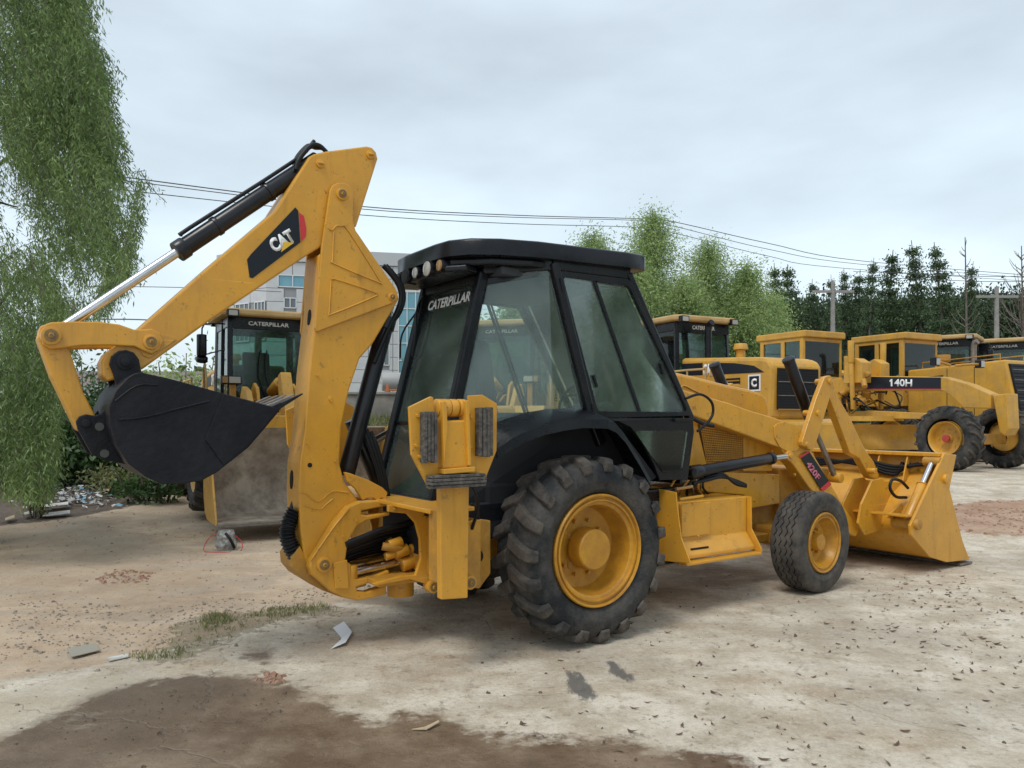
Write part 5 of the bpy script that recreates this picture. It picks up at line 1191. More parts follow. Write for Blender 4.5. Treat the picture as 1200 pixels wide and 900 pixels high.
# concrete retaining wall and grass bank in front of the building
CON = mat('old_retaining_concrete', (.25, .235, .21), .9, col2=(.17, .16, .145), nscale=1.2, bump=.4, bscale=6, dust=(.12, .11, .09), dustamt=.7)
wl = M().prism([(-9, .2), (-9, 2.42), (-.9, 2.42), (-.9, .2)], 27, 27.5).build('retaining_wall', CON, None, .03); tag(wl, 'grey concrete retaining wall below the pale office building', 'wall')
cp = M().prism([(-9.1, 2.424), (-9.1, 2.52), (-.8, 2.52), (-.8, 2.424)], 26.93, 27.57).build('coping', CON, wl, .02)
bank = M().loop2([(-12, 24.2, .2), (-12, 26.6, 1.55), (-12, 26.98, 1.62), (-12, 26.98, .1)], [(-.6, 24.2, .2), (-.6, 26.6, 1.55), (-.6, 26.98, 1.62), (-.6, 26.98, .1)]).build('grass_bank', mat('bank_soil', (.14, .12, .07), .95, col2=(.10, .13, .05), nscale=2), None); tag(bank, kind='structure')
tk = M().cyl((-5.0, 29.5, 3.0), (-3.7, 29.8, 3.0), .36, n=24).build('storage_tank', mat('grey_tank_paint', (.33, .33, .32), .5), None, .03, 40); tag(tk, 'grey cylindrical tank lying on top of the retaining wall', 'tank')
for x in (-4.8, -3.9): M().bx(x-.06, x+.06, 29.3, 29.9, .3, 2.72).build('tank_support', CON, tk, .01)
pj = empty('pallet_jack', (-4.6, 26.9, 2.52)); tag(pj, 'small orange frame with tools on top of the retaining wall', 'frame')
ORG = mat('orange_paint', (.42, .13, .05), .6)
M().bx(-.35, .45, -.06, .06, .04, .10).build('rail', ORG, pj, .01); M().bx(-.3, -.2, -.08, .08, .0, .26).build('post', ORG, pj, .01); M().bx(.1, .3, -.06, .06, .12, .28).build('tool_box', DARK, pj, .02)
pj.location = (-4.15, 27.2, 2.525)
# low shed far left
sh_ = empty('low_shed', (-31, 62, .3), 4); tag(sh_, 'long low shed with white wall and dull red roof, left of the wheel loader', 'shed')
M().bx(-6, 9.5, 0, 7, 0, 3.9).build('shed_wall', mat('white_shed_wall', (.62, .64, .66), .7), sh_)
M().loop2([(-6.4, -.5, 3.9), (-6.4, 3.5, 5.3), (-6.4, 7.5, 3.9)], [(9.9, -.5, 3.9), (9.9, 3.5, 5.3), (9.9, 7.5, 3.9)]).build('shed_roof', mat('faded_red_roof', (.22, .15, .14), .7, col2=(.16, .14, .14), nscale=1), sh_)
M().bx(-6.4, 9.9, -.54, -.5, 3.5, 3.95).build('fascia', mat('grey_fascia', (.28, .30, .33), .6), sh_)
for k in range(4): M().bx(-4+3.6*k, -2.6+3.6*k, -.03, .0, 1.4, 2.8).build('window', WGL, sh_)
# yellow cabinet behind the willow
yc = empty('steel_cabinet', (-10.4, 17, .3), 14); tag(yc, 'yellow steel cabinet half hidden behind the hanging willow branches', 'cabinet')
M().bx(-.3, .42, 0, .6, 1.78, 2.38).build('upper_box', YELO, yc, .02); [M().bx(x, x+.07, .2, .27, -.05, 1.775).build('leg', YELD, yc, .01) for x in (-.24, .3)]; M().bx(-.34, -.30, -.02, .5, 1.75, 2.4).build('white_edge', WHT, yc)
M().bx(.0, .40, -.02, -.004, 1.80, 2.08).build('door', YEL, yc, .01)

# ================================================================ poles and wires
POLE = mat('weathered_pole', (.27, .26, .25), .85, col2=(.2, .19, .18), nscale=5)
def pole(u, vtop, Y, label):
    X_ = (u-CX)/FP*Y; zt_ = EYE+(YH-vtop)*Y/FP; r = empty('utility_pole', (X_, Y, .3)); tag(r, label, 'utility pole', 'utility poles in front of the dark trees')
    M().cyl((0, 0, -.3), (0, 0, zt_-.3), .19, .12, 12).build('pole', POLE, r, 0, 40)
    M().bx(-1.3, 1.3, -.10, .02, zt_-1.0, zt_-.85).build('crossarm', POLE, r)
    for x in (-1.2, -.6, .6, 1.2): M().cyl((x, -.04, zt_-.85), (x, -.04, zt_-.62), .05, n=8).build('insulator', BLK, r)
    return X_, zt_
pA = pole(976, 330, 48, 'pale concrete pole standing among the conifers behind the left grader cab')
pB = pole(1168, 336, 48, 'brown pole with wide crossarm against the dark trees at right')
WIRE = mat('wire', (.06, .06, .065), .5)
def wire(pts, r, label):
    Q = []
    for u, v, Y in pts: Q.append(((u-CX)/FP*Y, Y, EYE+(YH-v)*Y/FP))
    o = M().tube(Q, r, 5, 6).build('power_line', WIRE, None, 0, 60); tag(o, label, 'cable', 'overhead power lines')
wire([(100, 199, 26), (165, 210, 28), (425, 242, 33), (600, 252, 38), (740, 256, 42), (785, 259, 43), (900, 285, 48), (1012, 306, 54), (1300, 330, 60)], .022, 'topmost overhead cable crossing the sky behind the boom')
wire([(100, 204, 26), (165, 214, 28), (425, 245, 33), (600, 254.5, 38), (740, 258, 42), (785, 264, 43), (900, 292, 48), (1012, 310, 54), (1300, 333, 60)], .018, 'thin cable just below the topmost overhead cable')
wire([(100, 215, 26), (165, 225, 28), (425, 252, 33), (600, 262, 38), (740, 266, 42), (785, 272, 43), (900, 300, 48), (985, 314, 54), (1300, 336, 60)], .018, 'lowest of the three overhead cables above the cab roof')
wire([(100, 336, 40), (165, 336, 40), (250, 338, 40), (330, 342, 40)], .02, 'short overhead cable behind the silver cylinder rod')
wire([(60, 373, 30), (115, 374, 30), (175, 375, 30), (262, 382, 30)], .026, 'dark cable passing just above the yellow bucket link')
wire([(1000, 318, 56), (1100, 322, 50), (1168, 324, 48), (1300, 322, 46)], .02, 'overhead cable running past the bare treetop at right')
wire([(1000, 324, 56), (1100, 328, 50), (1168, 330, 48), (1300, 329, 46)], .02, 'overhead cable just above the crossarm of the brown pole')

# ================================================================ foliage
def leafmat(name, c1, c2, trans=.35, nscale=.8, fine=7):
    m = bpy.data.materials.new(name); m.use_nodes = True; t = m.node_tree; N = t.nodes; L = t.links; N.clear()
    o = N.new('ShaderNodeOutputMaterial'); g = N.new('ShaderNodeNewGeometry'); n = N.new('ShaderNodeTexNoise'); n.inputs['Scale'].default_value = nscale; n.inputs['Detail'].default_value = 6; n.inputs['Roughness'].default_value = .75
    L.new(g.outputs['Position'], n.inputs['Vector']); mr = N.new('ShaderNodeMapRange'); mr.inputs[1].default_value = .35; mr.inputs[2].default_value = .65; L.new(n.outputs['Fac'], mr.inputs[0])
    wn_ = N.new('ShaderNodeTexWhiteNoise'); wn_.noise_dimensions = '1D'; 
    mx = N.new('ShaderNodeMixRGB'); mx.inputs[1].default_value = (*c1, 1); mx.inputs[2].default_value = (*c2, 1); L.new(mr.outputs[0], mx.inputs[0])
    hs = N.new('ShaderNodeHueSaturation'); L.new(mx.outputs[0], hs.inputs['Color'])
    L.new(g.outputs['Random Per Island'], wn_.inputs['W']); vr = N.new('ShaderNodeMapRange'); vr.inputs[3].default_value = .6; vr.inputs[4].default_value = 1.45; L.new(wn_.outputs['Value'], vr.inputs[0]); L.new(vr.outputs[0], hs.inputs['Value'])
    d = N.new('ShaderNodeBsdfDiffuse'); tr = N.new('ShaderNodeBsdfTranslucent'); L.new(hs.outputs[0], d.inputs[0]); L.new(hs.outputs[0], tr.inputs[0])
    ms = N.new('ShaderNodeMixShader'); ms.inputs[0].default_value = trans; L.new(d.outputs[0], ms.inputs[1]); L.new(tr.outputs[0], ms.inputs[2])
    gs = N.new('ShaderNodeBsdfGlossy'); gs.inputs['Roughness'].default_value = .45; gs.inputs[0].default_value = (.5, .55, .5, 1)
    m2 = N.new('ShaderNodeMixShader'); m2.inputs[0].default_value = .05; L.new(ms.outputs[0], m2.inputs[1]); L.new(gs.outputs[0], m2.inputs[2]); L.new(m2.outputs[0], o.inputs[0]); return m
LWIL = leafmat('willow_leaf', (.115, .185, .06), (.28, .38, .15), .45, nscale=1.3); LBRI = leafmat('bright_green_leaf', (.22, .32, .11), (.40, .50, .21), .5)
LCON = leafmat('conifer_leaf', (.055, .095, .045), (.10, .15, .07), .3); LDRK = leafmat('dark_broad_leaf', (.05, .075, .045), (.09, .125, .065), .3)
LBUS = leafmat('bush_leaf', (.035, .07, .025), (.08, .15, .045), .35); LWEE = leafmat('weed_leaf', (.14, .17, .06), (.27, .27, .12), .4)
BARK = mat('bark', (.10, .085, .07), .9, col2=(.16, .14, .12), nscale=8, bump=.5, bscale=20)
def leafcloud(name, C, D, Ln, Wd, m, parent=None):
    n = len(C); C = np.asarray(C, float); D = np.asarray(D, float); D /= np.linalg.norm(D, axis=1)[:, None]+1e-9
    rv = rng.normal(size=(n, 3)); S = np.cross(D, rv); S /= np.linalg.norm(S, axis=1)[:, None]+1e-9
    Ln = np.broadcast_to(Ln, n)*rng.uniform(.7, 1.3, n); Wd = np.broadcast_to(Wd, n)*rng.uniform(.7, 1.3, n)
    co = np.stack([C, C+D*(Ln*.45)[:, None]+S*(Wd*.5)[:, None], C+D*Ln[:, None], C+D*(Ln*.45)[:, None]-S*(Wd*.5)[:, None]], 1).reshape(-1, 3)
    me = bpy.data.meshes.new(name); fastmesh(me, co, np.arange(4*n).reshape(n, 4)); me.materials.append(m)
    o = bpy.data.objects.new(name, me); COL.objects.link(o)
    if parent: o.parent = parent
    return o
# ---- the big willow at the left edge
wt = empty('willow_tree', (-7.0, 9.6, zat(-7.0, 9.6))); tag(wt, 'tall weeping willow with hanging pale green branches at the left edge', 'tree')
WB = [(-120, 95), (-60, 92), (0, 96), (30, 104), (70, 124), (110, 122), (150, 118), (170, 128), (185, 150), (205, 166), (240, 168), (262, 160), (300, 155), (330, 146), (360, 128), (380, 112), (400, 90), (440, 66), (500, 60), (545, 62), (575, 55), (640, 30)]
vb = np.array([a for a, b in WB]); ub = np.array([b for a, b in WB])
trunk = M()
trunk.tube([(0, 0, -.3), (.1, .05, 1.4), (-.1, .1, 2.8), (.15, 0, 4.4), (.2, .1, 6.5), (.1, 0, 8.0)], lambda t: .27*(1-t)+.04, 12)
limbs = []
for k in range(20):
    z0 = 1.8+k*.28; a = rng.uniform(0, 2*math.pi); l = rng.uniform(.5, 1.2)*(1-.3*k/26)
    e = (math.cos(a)*l, math.sin(a)*l*.8, z0+rng.uniform(.6, 1.4)); limbs.append(e)
    trunk.tube([(0.05, 0, z0), (e[0]*.5, e[1]*.5, z0+.6), e], lambda t: .032*(1-t)+.008, 6)
trunk.build('trunk', BARK, wt, 0, 60)
SC, SD = [], []; tw = M(); tries = 0; ns_ = 0
while ns_ < 5200 and tries < 34000:
    tries += 1
    v = rng.uniform(-130, 545); lim = np.interp(v, vb, ub)-4+26*(npnoise(np.array([50.]), np.array([v+300.]), 22, 77)[0]-.6)
    u = lim-abs(rng.normal(0, 1))*95+rng.uniform(0, 4); 
    if u < -140: continue
    Y = rng.uniform(7.9, 10.9); X_ = (u-CX)/FP*Y; z = EYE+(YH-v)*Y/FP
    nn_ = .55*npnoise(np.array([u+400.]), np.array([v+400.]), 36, 31)[0]+.45*npnoise(np.array([u+400.]), np.array([v+400.]), 15, 32)[0]
    if nn_ < (.35 if v < 200 else .41): continue
    ln = rng.uniform(.25, .75) if v < 380 else rng.uniform(.4, 1.1)
    if z-ln < .7: ln = max(.25, z-.7)
    dx = rng.uniform(-.10, .16) if v > 380 else rng.uniform(.0, .42); dy = rng.uniform(-.12, .12); n_ = int(ln*84)
    vend = v+ln*FP/Y
    if u+dx*FP/Y*ln > np.interp(vend, vb, ub)+6: dx = -.10
    if u+dx*FP/Y*ln > np.interp(vend, vb, ub)+14: continue
    t = np.sort(rng.random(n_)); P = np.stack([X_+dx*t+.03*np.sin(t*5+u), Y+dy*t, z-ln*t**1.15+.10*np.exp(-t*8)], -1)+rng.normal(0, .026, (n_, 3))
    side = np.where(rng.random(n_) < .5, -1, 1)[:, None]; aa = rng.uniform(0, 6.28)
    D = np.stack([side[:, 0]*math.cos(aa)*.5+rng.normal(0, .25, n_)+.12, side[:, 0]*math.sin(aa)*.5+rng.normal(0, .25, n_), -np.ones(n_)*.75+rng.normal(0, .3, n_)], -1)
    SC.append(P); SD.append(D); ns_ += 1
    if ns_ % 6 == 0: tw.tube([(X_-.12, Y, z+.05), (X_, Y, z+.08), (X_+dx*.4, Y+dy*.4, z-ln*.4), (X_+dx, Y+dy, z-ln)], .0035, 3, 2)
SC = np.concatenate(SC)-np.array(wt.location); SD = np.concatenate(SD)
leafcloud('crown', SC, SD, .068, .0125, LWIL, wt)
tw.v = [(x-wt.location.x, y-wt.location.y, z-wt.location.z) for x, y, z in tw.v]
tag(tw.build('twigs', BARK, wt, 0, None, normals=False), kind='stuff')
# ---- trees built branch by branch
def tree_mesh(h, r, nbr, per, leafL, leafW, shape, droop, scatter, seed, z0=.12, up=.5):
    g = np.random.default_rng(seed); C = []; D = []; tk = M()
    bend = [(0, 0, 0), (g.normal(0, .02*h), g.normal(0, .02*h), h*.5), (g.normal(0, .03*h), g.normal(0, .03*h), h*.97)]
    tk.tube(bend, lambda t: h*.018*(1-t)+.02, 7)
    P = [Vector(q) for q in smoothpath(bend, 8)]
    for i in range(nbr):
        t = z0+(1-z0)*((i+g.random())/nbr); b0 = np.array(P[min(int(t*(len(P)-1)), len(P)-1)])
        a = g.uniform(0, 6.283); L_ = r*shape((t-z0)/(1-z0))*g.uniform(.55, 1.15)
        d = np.array([math.cos(a), math.sin(a), 0]); n_ = max(3, int(per*(L_/r+.25)))
        s = g.random(n_)**.7; rise_ = L_*up
        pts = b0+d*L_*s[:, None]+np.array([0, 0, 1])*(rise_*s-droop*L_*s*s)[:, None]
        pts = pts+g.normal(0, scatter, (n_, 3))*(.5+.7*s[:, None])
        C.append(pts); D.append(d*.6+g.normal(0, .5, (n_, 3))+np.array([0, 0, -.35 if droop > .3 else .1]))
        e = b0+d*L_*.85+np.array([0, 0, rise_*.85-droop*L_*.72]); mid_ = b0+d*L_*.45+np.array([0, 0, rise_*.45-droop*L_*.2])
        tk.tube([tuple(b0), tuple(mid_), tuple(e)], lambda q: .012*h/6*(1-q)+.006, 3, 2)
    return tk, np.concatenate(C), np.concatenate(D), leafL, leafW
def make_tree(name, u, vtop, Y, m, spec, label, cat='tree', group=None, seed=1, wpx=None):
    X_ = (u-CX)/FP*Y; zb = .25; h = EYE+(YH-vtop)*Y/FP-zb; r = wpx*Y/FP*.5
    tk, C, D, lL, lW = tree_mesh(h, r, *spec, seed)
    o = empty(name, (X_, Y, zb)); tag(o, label, cat, group); tk.build('trunk', BARK, o, 0, 60, normals=False); leafcloud('crown', C, D, lL, lW, m, o); return o
ell = lambda t: math.sqrt(max(0, 1-(2*t-.85)**2/1.35))*(1-.55*t*t)
cone = lambda t: (1-t)**.75*.95+.05
poplar = lambda t: math.sqrt(max(.02, 1-(2*t-.9)**2))*.95
FT = 'bright green trees behind the cab'
specB = (130, 120, .20, .055, ell, .45, .28)
for i, (u, v, Y, wpx, lab) in enumerate([(703, 262, 34, 70, 'sparse light green tree just above the front of the cab roof'), (766, 234, 34, 74, 'tallest bright green tree, its narrow top rising right of the cab roof'),
        (740, 300, 31, 90, 'bushy bright green tree low behind the front pillar of the cab'), (832, 275, 35, 96, 'broad feathery bright green tree behind the wheel loader cab'), (800, 318, 32, 84, 'lower bright green tree between the two taller feathery ones'),
        (876, 300, 34, 84, 'bright green tree with drooping side sprays next to the dark conifers'), (905, 340, 38, 60, 'small green tree at the foot of the first conifers')]):
    spec = (190, 330, .13, .042, poplar if i == 1 else ell, .45, .34)
    make_tree('feathery_tree', u, v, Y, LBRI, spec, lab, 'tree', FT, 40+i, wpx*1.25)
for i, (u, v, Y, wpx, lab) in enumerate([(535, 345, 40, 90, 'green tree seen through the rear window of the black cab'), (600, 352, 44, 100, 'green tree seen through the side window of the black cab'), (655, 330, 42, 90, 'green tree right behind the middle of the cab')]):
    make_tree('broadleaf_tree', u, v, Y, LBRI, (110, 170, .24, .09, ell, .2, .35), lab, 'tree', 'green trees seen through the cab glass', 60+i, wpx)
# conifers: three meshes, copied
cons = []
CN = [(908, 303, 44, 0), (926, 304, 52, 1), (956, 320, 36, 2), (977, 315, 30, 0), (990, 308, 34, 1), (1000, 311, 44, 2), (1018, 296, 36, 0), (1041, 287, 56, 1), (1075, 275, 50, 2), (1101, 277, 50, 0), (1134, 300, 34, 2)]
LABC = ['dark conifer nearest the bright green trees', 'dark conifer second from the bright green trees', 'short dark conifer left of the pale concrete pole', 'thin dark conifer rising behind the pale concrete pole', 'dark conifer just right of the pale concrete pole', 'dark rounded conifer left of the middle of the row', 'slim dark conifer with a pointed top in the middle of the row',
        'wide dark conifer left of the two tallest', 'tall dark conifer, left one of the two tallest', 'tall dark conifer, right one of the two tallest', 'sparse conifer under the bare leader left of the brown pole']
protos = []
for k in range(3): protos.append(tree_mesh(10, (2.0, 1.7, 2.2)[k], (230, 170, 260)[k], (80, 95, 70)[k], .15, .07, cone, (.35, .2, .5)[k], .14, 80+k, .04, (.22, .4, .1)[k]))
for i, ((u, v, wpx, k), lab) in enumerate(zip(CN, LABC)):
    Y = 58+(i % 3)*2; X_ = (u-CX)/FP*Y; h = EYE+(YH-v)*Y/FP-.3; o = empty('conifer_tree', (X_, Y, .3)); tag(o, lab, 'tree', 'dark conifers in a row behind the graders')
    tk, C, D, lL, lW = protos[k]
    if len(cons) <= k and i == k:
        a = tk.build('trunk', BARK, o, 0, 60, normals=False); b = leafcloud('crown', C, D, lL, lW, LCON, o); cons.append((a, b))
    else:
        for q in cons[k]: c_ = q.copy(); COL.objects.link(c_); c_.parent = o
    sx = wpx*1.3*Y/FP*.5/1.7; o.scale = (sx, sx, h/10); o.rotation_euler = (0, 0, i*1.3)
for i, (u, v, lab) in enumerate(((1131, 278, 'bare pale tree leader standing up between the conifers and the brown pole'), (1197, 288, 'leafless branched tree at the right edge of the photo'))):
    Y = 56; X_ = (u-CX)/FP*Y; h = EYE+(YH-v)*Y/FP-.3; o = empty('bare_tree', (X_, Y, .3)); tag(o, lab, 'tree'); b = M(); b.tube([(0, 0, 0), (.1, 0, h*.5), (0, 0, h)], lambda t: .12*(1-t)+.03, 6)
    b.build('trunk', BARK, o, 0, 60); b = M()
    for k in range(18 if i == 0 else 46):
        t = rng.uniform(.45, .97); a = rng.uniform(0, 6.28); l = (1-t)*(2.0 if i == 0 else 5)+.3; z = h*t
        b.tube([(0, 0, z), (math.cos(a)*l*.5, math.sin(a)*l*.5, z+l*.45), (math.cos(a)*l*.8, math.sin(a)*l*.8, z+l*1.0)], lambda q: .03*(1-q)+.012, 3, 2)
    b.build('branches', BARK, o, 0, None, normals=False)
# dark broadleaf belt behind everything
bt_pr = None
LB2 = ['right of the bright trees', 'left of the pale pole', 'right of the pale pole', 'under the middle conifers', 'under the wide conifer', 'under the two tallest conifers', 'under the bare leader', 'left of the brown pole', 'right of the brown pole', 'at the right edge']
for i, (u, v, wpx) in enumerate([(915, 352, 90), (945, 350, 80), (990, 352, 90), (1025, 350, 90), (1055, 348, 90), (1090, 346, 90), (1125, 346, 84), (1150, 342, 90), (1182, 344, 80), (1225, 338, 110)]):
    Y = 66+(i % 2)*4; X_ = (u-CX)/FP*Y; h = EYE+(YH-v+4)*Y/FP-.3; o = empty('broadleaf_tree', (X_, Y, .3)); tag(o, 'dark round broadleaf tree '+LB2[i], 'tree', 'dark trees behind the graders')
    if bt_pr is None:
        tk, C, D, lL, lW = tree_mesh(8, 3.2, 150, 190, .24, .15, lambda t: math.sqrt(max(.05, 1-(1.6*t-.7)**2)), .15, .42, 99, .05, .35)
        bt_pr = (tk.build('trunk', BARK, o, 0, 60, normals=False), leafcloud('crown', C, D, lL, lW, LDRK, o))
    else:
        for q in bt_pr: c_ = q.copy(); COL.objects.link(c_); c_.parent = o
    sx = wpx*Y/FP*.5/2.9; o.scale = (sx, sx, h/8.4); o.rotation_euler = (0, 0, i*2.1)
# far belt of woods: too far to part
WC = []
for k in range(9000):
    a = rng.uniform(-78, 110); WC.append((a, rng.uniform(78, 92), rng.uniform(.2, 7.4 if a > 15 else 6.4)*(.8+.25*math.sin(a*.5)+.1*math.sin(a*1.7))))
wd = leafcloud('distant_woods', np.array(WC), rng.normal(0, 1, (9000, 3)), 1.3, .9, LDRK); tag(wd, 'dark distant woods closing the yard behind the machines', 'woods', kind='stuff')
# ---- bushes
def bush(name, u, vbase, Y, w_, h, m, n_, L_, W_, label, cat='bush', seed=1):
    g = np.random.default_rng(seed); X_ = (u-CX)/FP*Y; zb = rise(Y) if Y > 13 else zat(X_, Y); o = empty(name, (X_, Y, zb)); tag(o, label, cat, None); C = []; st = M()
    K = 14
    for k in range(K):
        a = g.uniform(0, 6.28); rr = g.random()**.5*w_*.45; x, y = math.cos(a)*rr, math.sin(a)*rr*.7; hh = h*g.uniform(.55, 1)*(1-.5*(rr/w_)**2)
        st.tube([(x*.4, y*.4, -.05), (x*.8, y*.8, hh*.5), (x*1.1, y*1.1, hh)], .012, 4, 2)
        q = g.normal(0, 1, (n_//K, 3))*np.array([w_*.13, w_*.11, h*.17])+np.array([x, y, hh*.62]); C.append(q)
    C = np.concatenate(C); C[:, 2] = np.abs(C[:, 2]-.03)+.03
    st.build('stems', BARK, o, 0, None, normals=False); leafcloud('foliage', C, g.normal(0, 1, (len(C), 3))+np.array([0, 0, -.2]), L_, W_, m, o)
bush('dark_bush', 80, 575, 15.6, 2.3, 2.0, LBUS, 6000, .13, .06, 'dark green bush under the yellow bucket lever', seed=5)
bush('dark_bush', 150, 580, 15.2, 2.4, 1.25, LBUS, 6000, .13, .06, 'low dark green bush under the black digging bucket', seed=6)
bush('leafy_bush', 212, 560, 18.5, 2.2, 3.0, LBRI, 4200, .13, .06, 'bright green bush rising above the black digging bucket', seed=7)
bush('leafy_bush', 112, 560, 17.0, 1.3, 3.05, LBUS, 2400, .13, .055, 'tall leafy bush seen through the gap between the bucket links', seed=8)
bush('leafy_bush', 0, 580, 14.8, 2.6, 1.6, LBUS, 5200, .11, .05, 'undergrowth at the foot of the willow', seed=9)
bush('green_weed', 42, 608, ground(42, 608)[1], .4, .85, LWEE, 420, .08, .03, 'small upright yellow green weed beside the rubbish heap', 'plant', seed=10)
for i, (u, v, lab) in enumerate(((172, 590, 'leafy weed clump right of the rubbish heap'), (140, 578, 'leafy weed clump behind the wooden board'))):
    gx, gy = ground(u, v); bush('green_weed', u, v, gy, 1.1, .55, LWEE if i else LBUS, 900, .10, .05, lab, 'plant', seed=11+i)
# ---- grass tufts (countless)
def scatter_in(poly, n, seed=0):
    P = np.array(poly); g = np.random.default_rng(seed); o = []
    while len(o) < n:
        q = g.uniform(P.min(0), P.max(0), (n*2, 2)); k = sdist(q[:, 0], q[:, 1], poly) > 0; o += [tuple(a) for a in q[k]]
    return o[:n]
GC, GD = [], []
for q, n_, sp_h in ((weedP, 90, .055), (GP([(285, 722), (330, 708), (378, 706), (390, 714), (330, 724)]), 130, .075), (GP([(150, 768), (220, 758), (212, 772), (150, 776)]), 60, .04), (GP([(240, 742), (236, 724), (262, 716), (275, 728)]), 100, .10)):
    for (x, y) in scatter_in(q, n_, 3):
        for k in range(5): GC.append((x+rng.normal(0, .015), y+rng.normal(0, .015), zat(x, y)-.004)); GD.append((rng.normal(0, .45), rng.normal(0, .45), 1))
gt = leafcloud('grass_tufts', GC, GD, .042, .005, LWEE); tag(gt, 'thin yellow green grass growing along the edge of the concrete', 'grass', kind='stuff')
BCC = [(rng.uniform(-11.5, -.8), y, .22+(y-24.2)/2.4*1.33) for y in rng.uniform(24.3, 26.7, 9000)]
gt = leafcloud('bank_grass', BCC, np.stack([rng.normal(0, .4, 9000), rng.normal(0, .4, 9000), np.ones(9000)], -1), .24, .03, LWEE); tag(gt, 'bright grass on the bank below the retaining wall', 'grass', kind='stuff')
# ================================================================ small things on the ground
def stones(name, pts, s0, s1, m, label, cat, seed=0):
    g = random.Random(seed); b = M()
    for (x, y) in pts:
        s = g.uniform(s0, s1)*(1 if g.random() < .8 else 1.8); z = zat(x, y)-s*.15; k = g.random()*6.28
        vs = []
        for i in range(5): a = k+i*1.2566; rr = s*g.uniform(.7, 1.1); vs.append((x+math.cos(a)*rr, y+math.sin(a)*rr, z))
        for i in range(5): a = k+i*1.2566+.3; rr = s*g.uniform(.35, .75); vs.append((x+math.cos(a)*rr, y+math.sin(a)*rr, z+s*g.uniform(.45, .9)))
        b.add(vs, [(0, 1, 6, 5), (1, 2, 7, 6), (2, 3, 8, 7), (3, 4, 9, 8), (4, 0, 5, 9), (5, 6, 7, 8, 9)])
    o = b.build(name, m, None, normals=False); tag(o, label, cat, kind='stuff')
STN = mat('stone', (.34, .29, .23), .9, col2=(.16, .13, .11), nscale=30); DST = mat('dark_clod', (.10, .075, .055), .95, col2=(.17, .13, .10), nscale=30); RST = mat('red_brick_crumbs', (.27, .14, .09), .95, col2=(.38, .26, .19), nscale=30)
wide = GP([(-100, 870), (-100, 600), (560, 600), (560, 720), (200, 790)])
stones('gravel', scatter_in(wide, 1500, 1)+scatter_in(GP([(20, 700), (0, 770), (240, 760), (380, 700), (560, 690), (420, 680), (200, 710)]), 900, 2), .004, .013, STN, 'loose gravel scattered over the dusty yard', 'gravel', 1)
stones('dirt_crumbs', scatter_in(wetP, 160, 3)+scatter_in(GP([(60, 860), (180, 810), (330, 800), (330, 850), (60, 880)]), 90, 4)+scatter_in(GP([(560, 700), (1200, 640), (1200, 900), (560, 880)]), 90, 5), .003, .011, DST, 'dark crumbs of soil on the concrete', 'soil crumbs', 2)
stones('brick_crumbs', scatter_in(GP([(112, 676), (135, 667), (180, 668), (172, 680), (120, 682)]), 120, 6)+scatter_in(GP([(295, 796), (310, 788), (335, 792), (330, 802)]), 40, 7)+scatter_in(redP, 420, 8), .008, .024, RST, 'crumbled red brick in small heaps', 'rubble', 3)
LEAFD = mat('dry_leaf', (.075, .045, .028), .8, col2=(.15, .09, .05), nscale=25)
def dryleaves(name, pts, seed, label):
    g = random.Random(seed); b = M()
    for x, y in pts:
        z = zat(x, y)+.002; a = g.random()*6.28; L_ = g.uniform(.012, .065); W_ = L_*g.uniform(.2, .4); cu = g.uniform(.1, .5)*L_; R0 = []
        for t in (0, .35, .7, 1):
            cx2, cy2 = x+math.cos(a+t*.6)*L_*(t-.5), y+math.sin(a+t*.6)*L_*(t-.5); w2 = W_*math.sin(math.pi*(t*.9+.05)); zz = z+cu*abs(t-.4)
            R0 += [(cx2-math.sin(a)*w2*.5, cy2+math.cos(a)*w2*.5, zz+w2*.3), (cx2+math.sin(a)*w2*.5, cy2-math.cos(a)*w2*.5, zz)]
        b.add(R0, [(0, 1, 3, 2), (2, 3, 5, 4), (4, 5, 7, 6)])
    o = b.build(name, LEAFD, None, normals=False); tag(o, label, 'leaves', kind='stuff')
cl = []
for (u, v, su, sv, n_) in [(1090, 690, 40, 12, 90), (1120, 700, 30, 8, 60), (1050, 735, 60, 10, 40), (1110, 760, 60, 16, 50), (1000, 720, 90, 25, 70), (1160, 720, 30, 14, 60), (1000, 830, 120, 40, 60), (860, 780, 120, 50, 60), (640, 720, 50, 25, 50), (1170, 800, 40, 30, 30), (700, 850, 150, 30, 40)]:
    for k in range(n_):
        uu, vv = u+rng.normal(0, su), v+rng.normal(0, sv)
        if vv > 640 and uu > 560: cl.append(ground(uu, vv))
dryleaves('fallen_leaves', cl, 5, 'dry brown leaves scattered on the pale concrete')
# folded sheet of paper
gx, gy = ground(399, 748); pp = empty('paper_sheet', (gx, gy, zat(gx, gy)+.004)); tag(pp, 'crumpled white sheet of paper lying on the concrete by the boom foot', 'paper')
def sheet(name, pts, m, par):
    o = M().plate(pts, .002).build(name, m, par); return o
PAP = mat('white_paper', (.85, .88, .92), .6)
gp = lambda u, v, z=0: (ground(u, v)[0]-gx, ground(u, v)[1]-gy, z)
M().add([gp(390, 738, .012), gp(403, 733, .03), gp(412, 742, .012), gp(400, 748, 0.0), gp(399, 750, 0.0), gp(412, 744, .014), gp(405, 757, .022), gp(387, 762, .004)], [(0, 1, 2, 3), (4, 5, 6, 7), (3, 2, 5, 4)]).build('sheet', PAP, pp)
def scrap(name, pts, m, label, cat='litter'):
    c = ground(*pts[0]); z = zat(*c); V = [(ground(u, v)[0]-c[0], ground(u, v)[1]-c[1], h) for u, v, h in [(a[0], a[1], (a[2] if len(a) > 2 else .004)) for a in pts]]
    pass
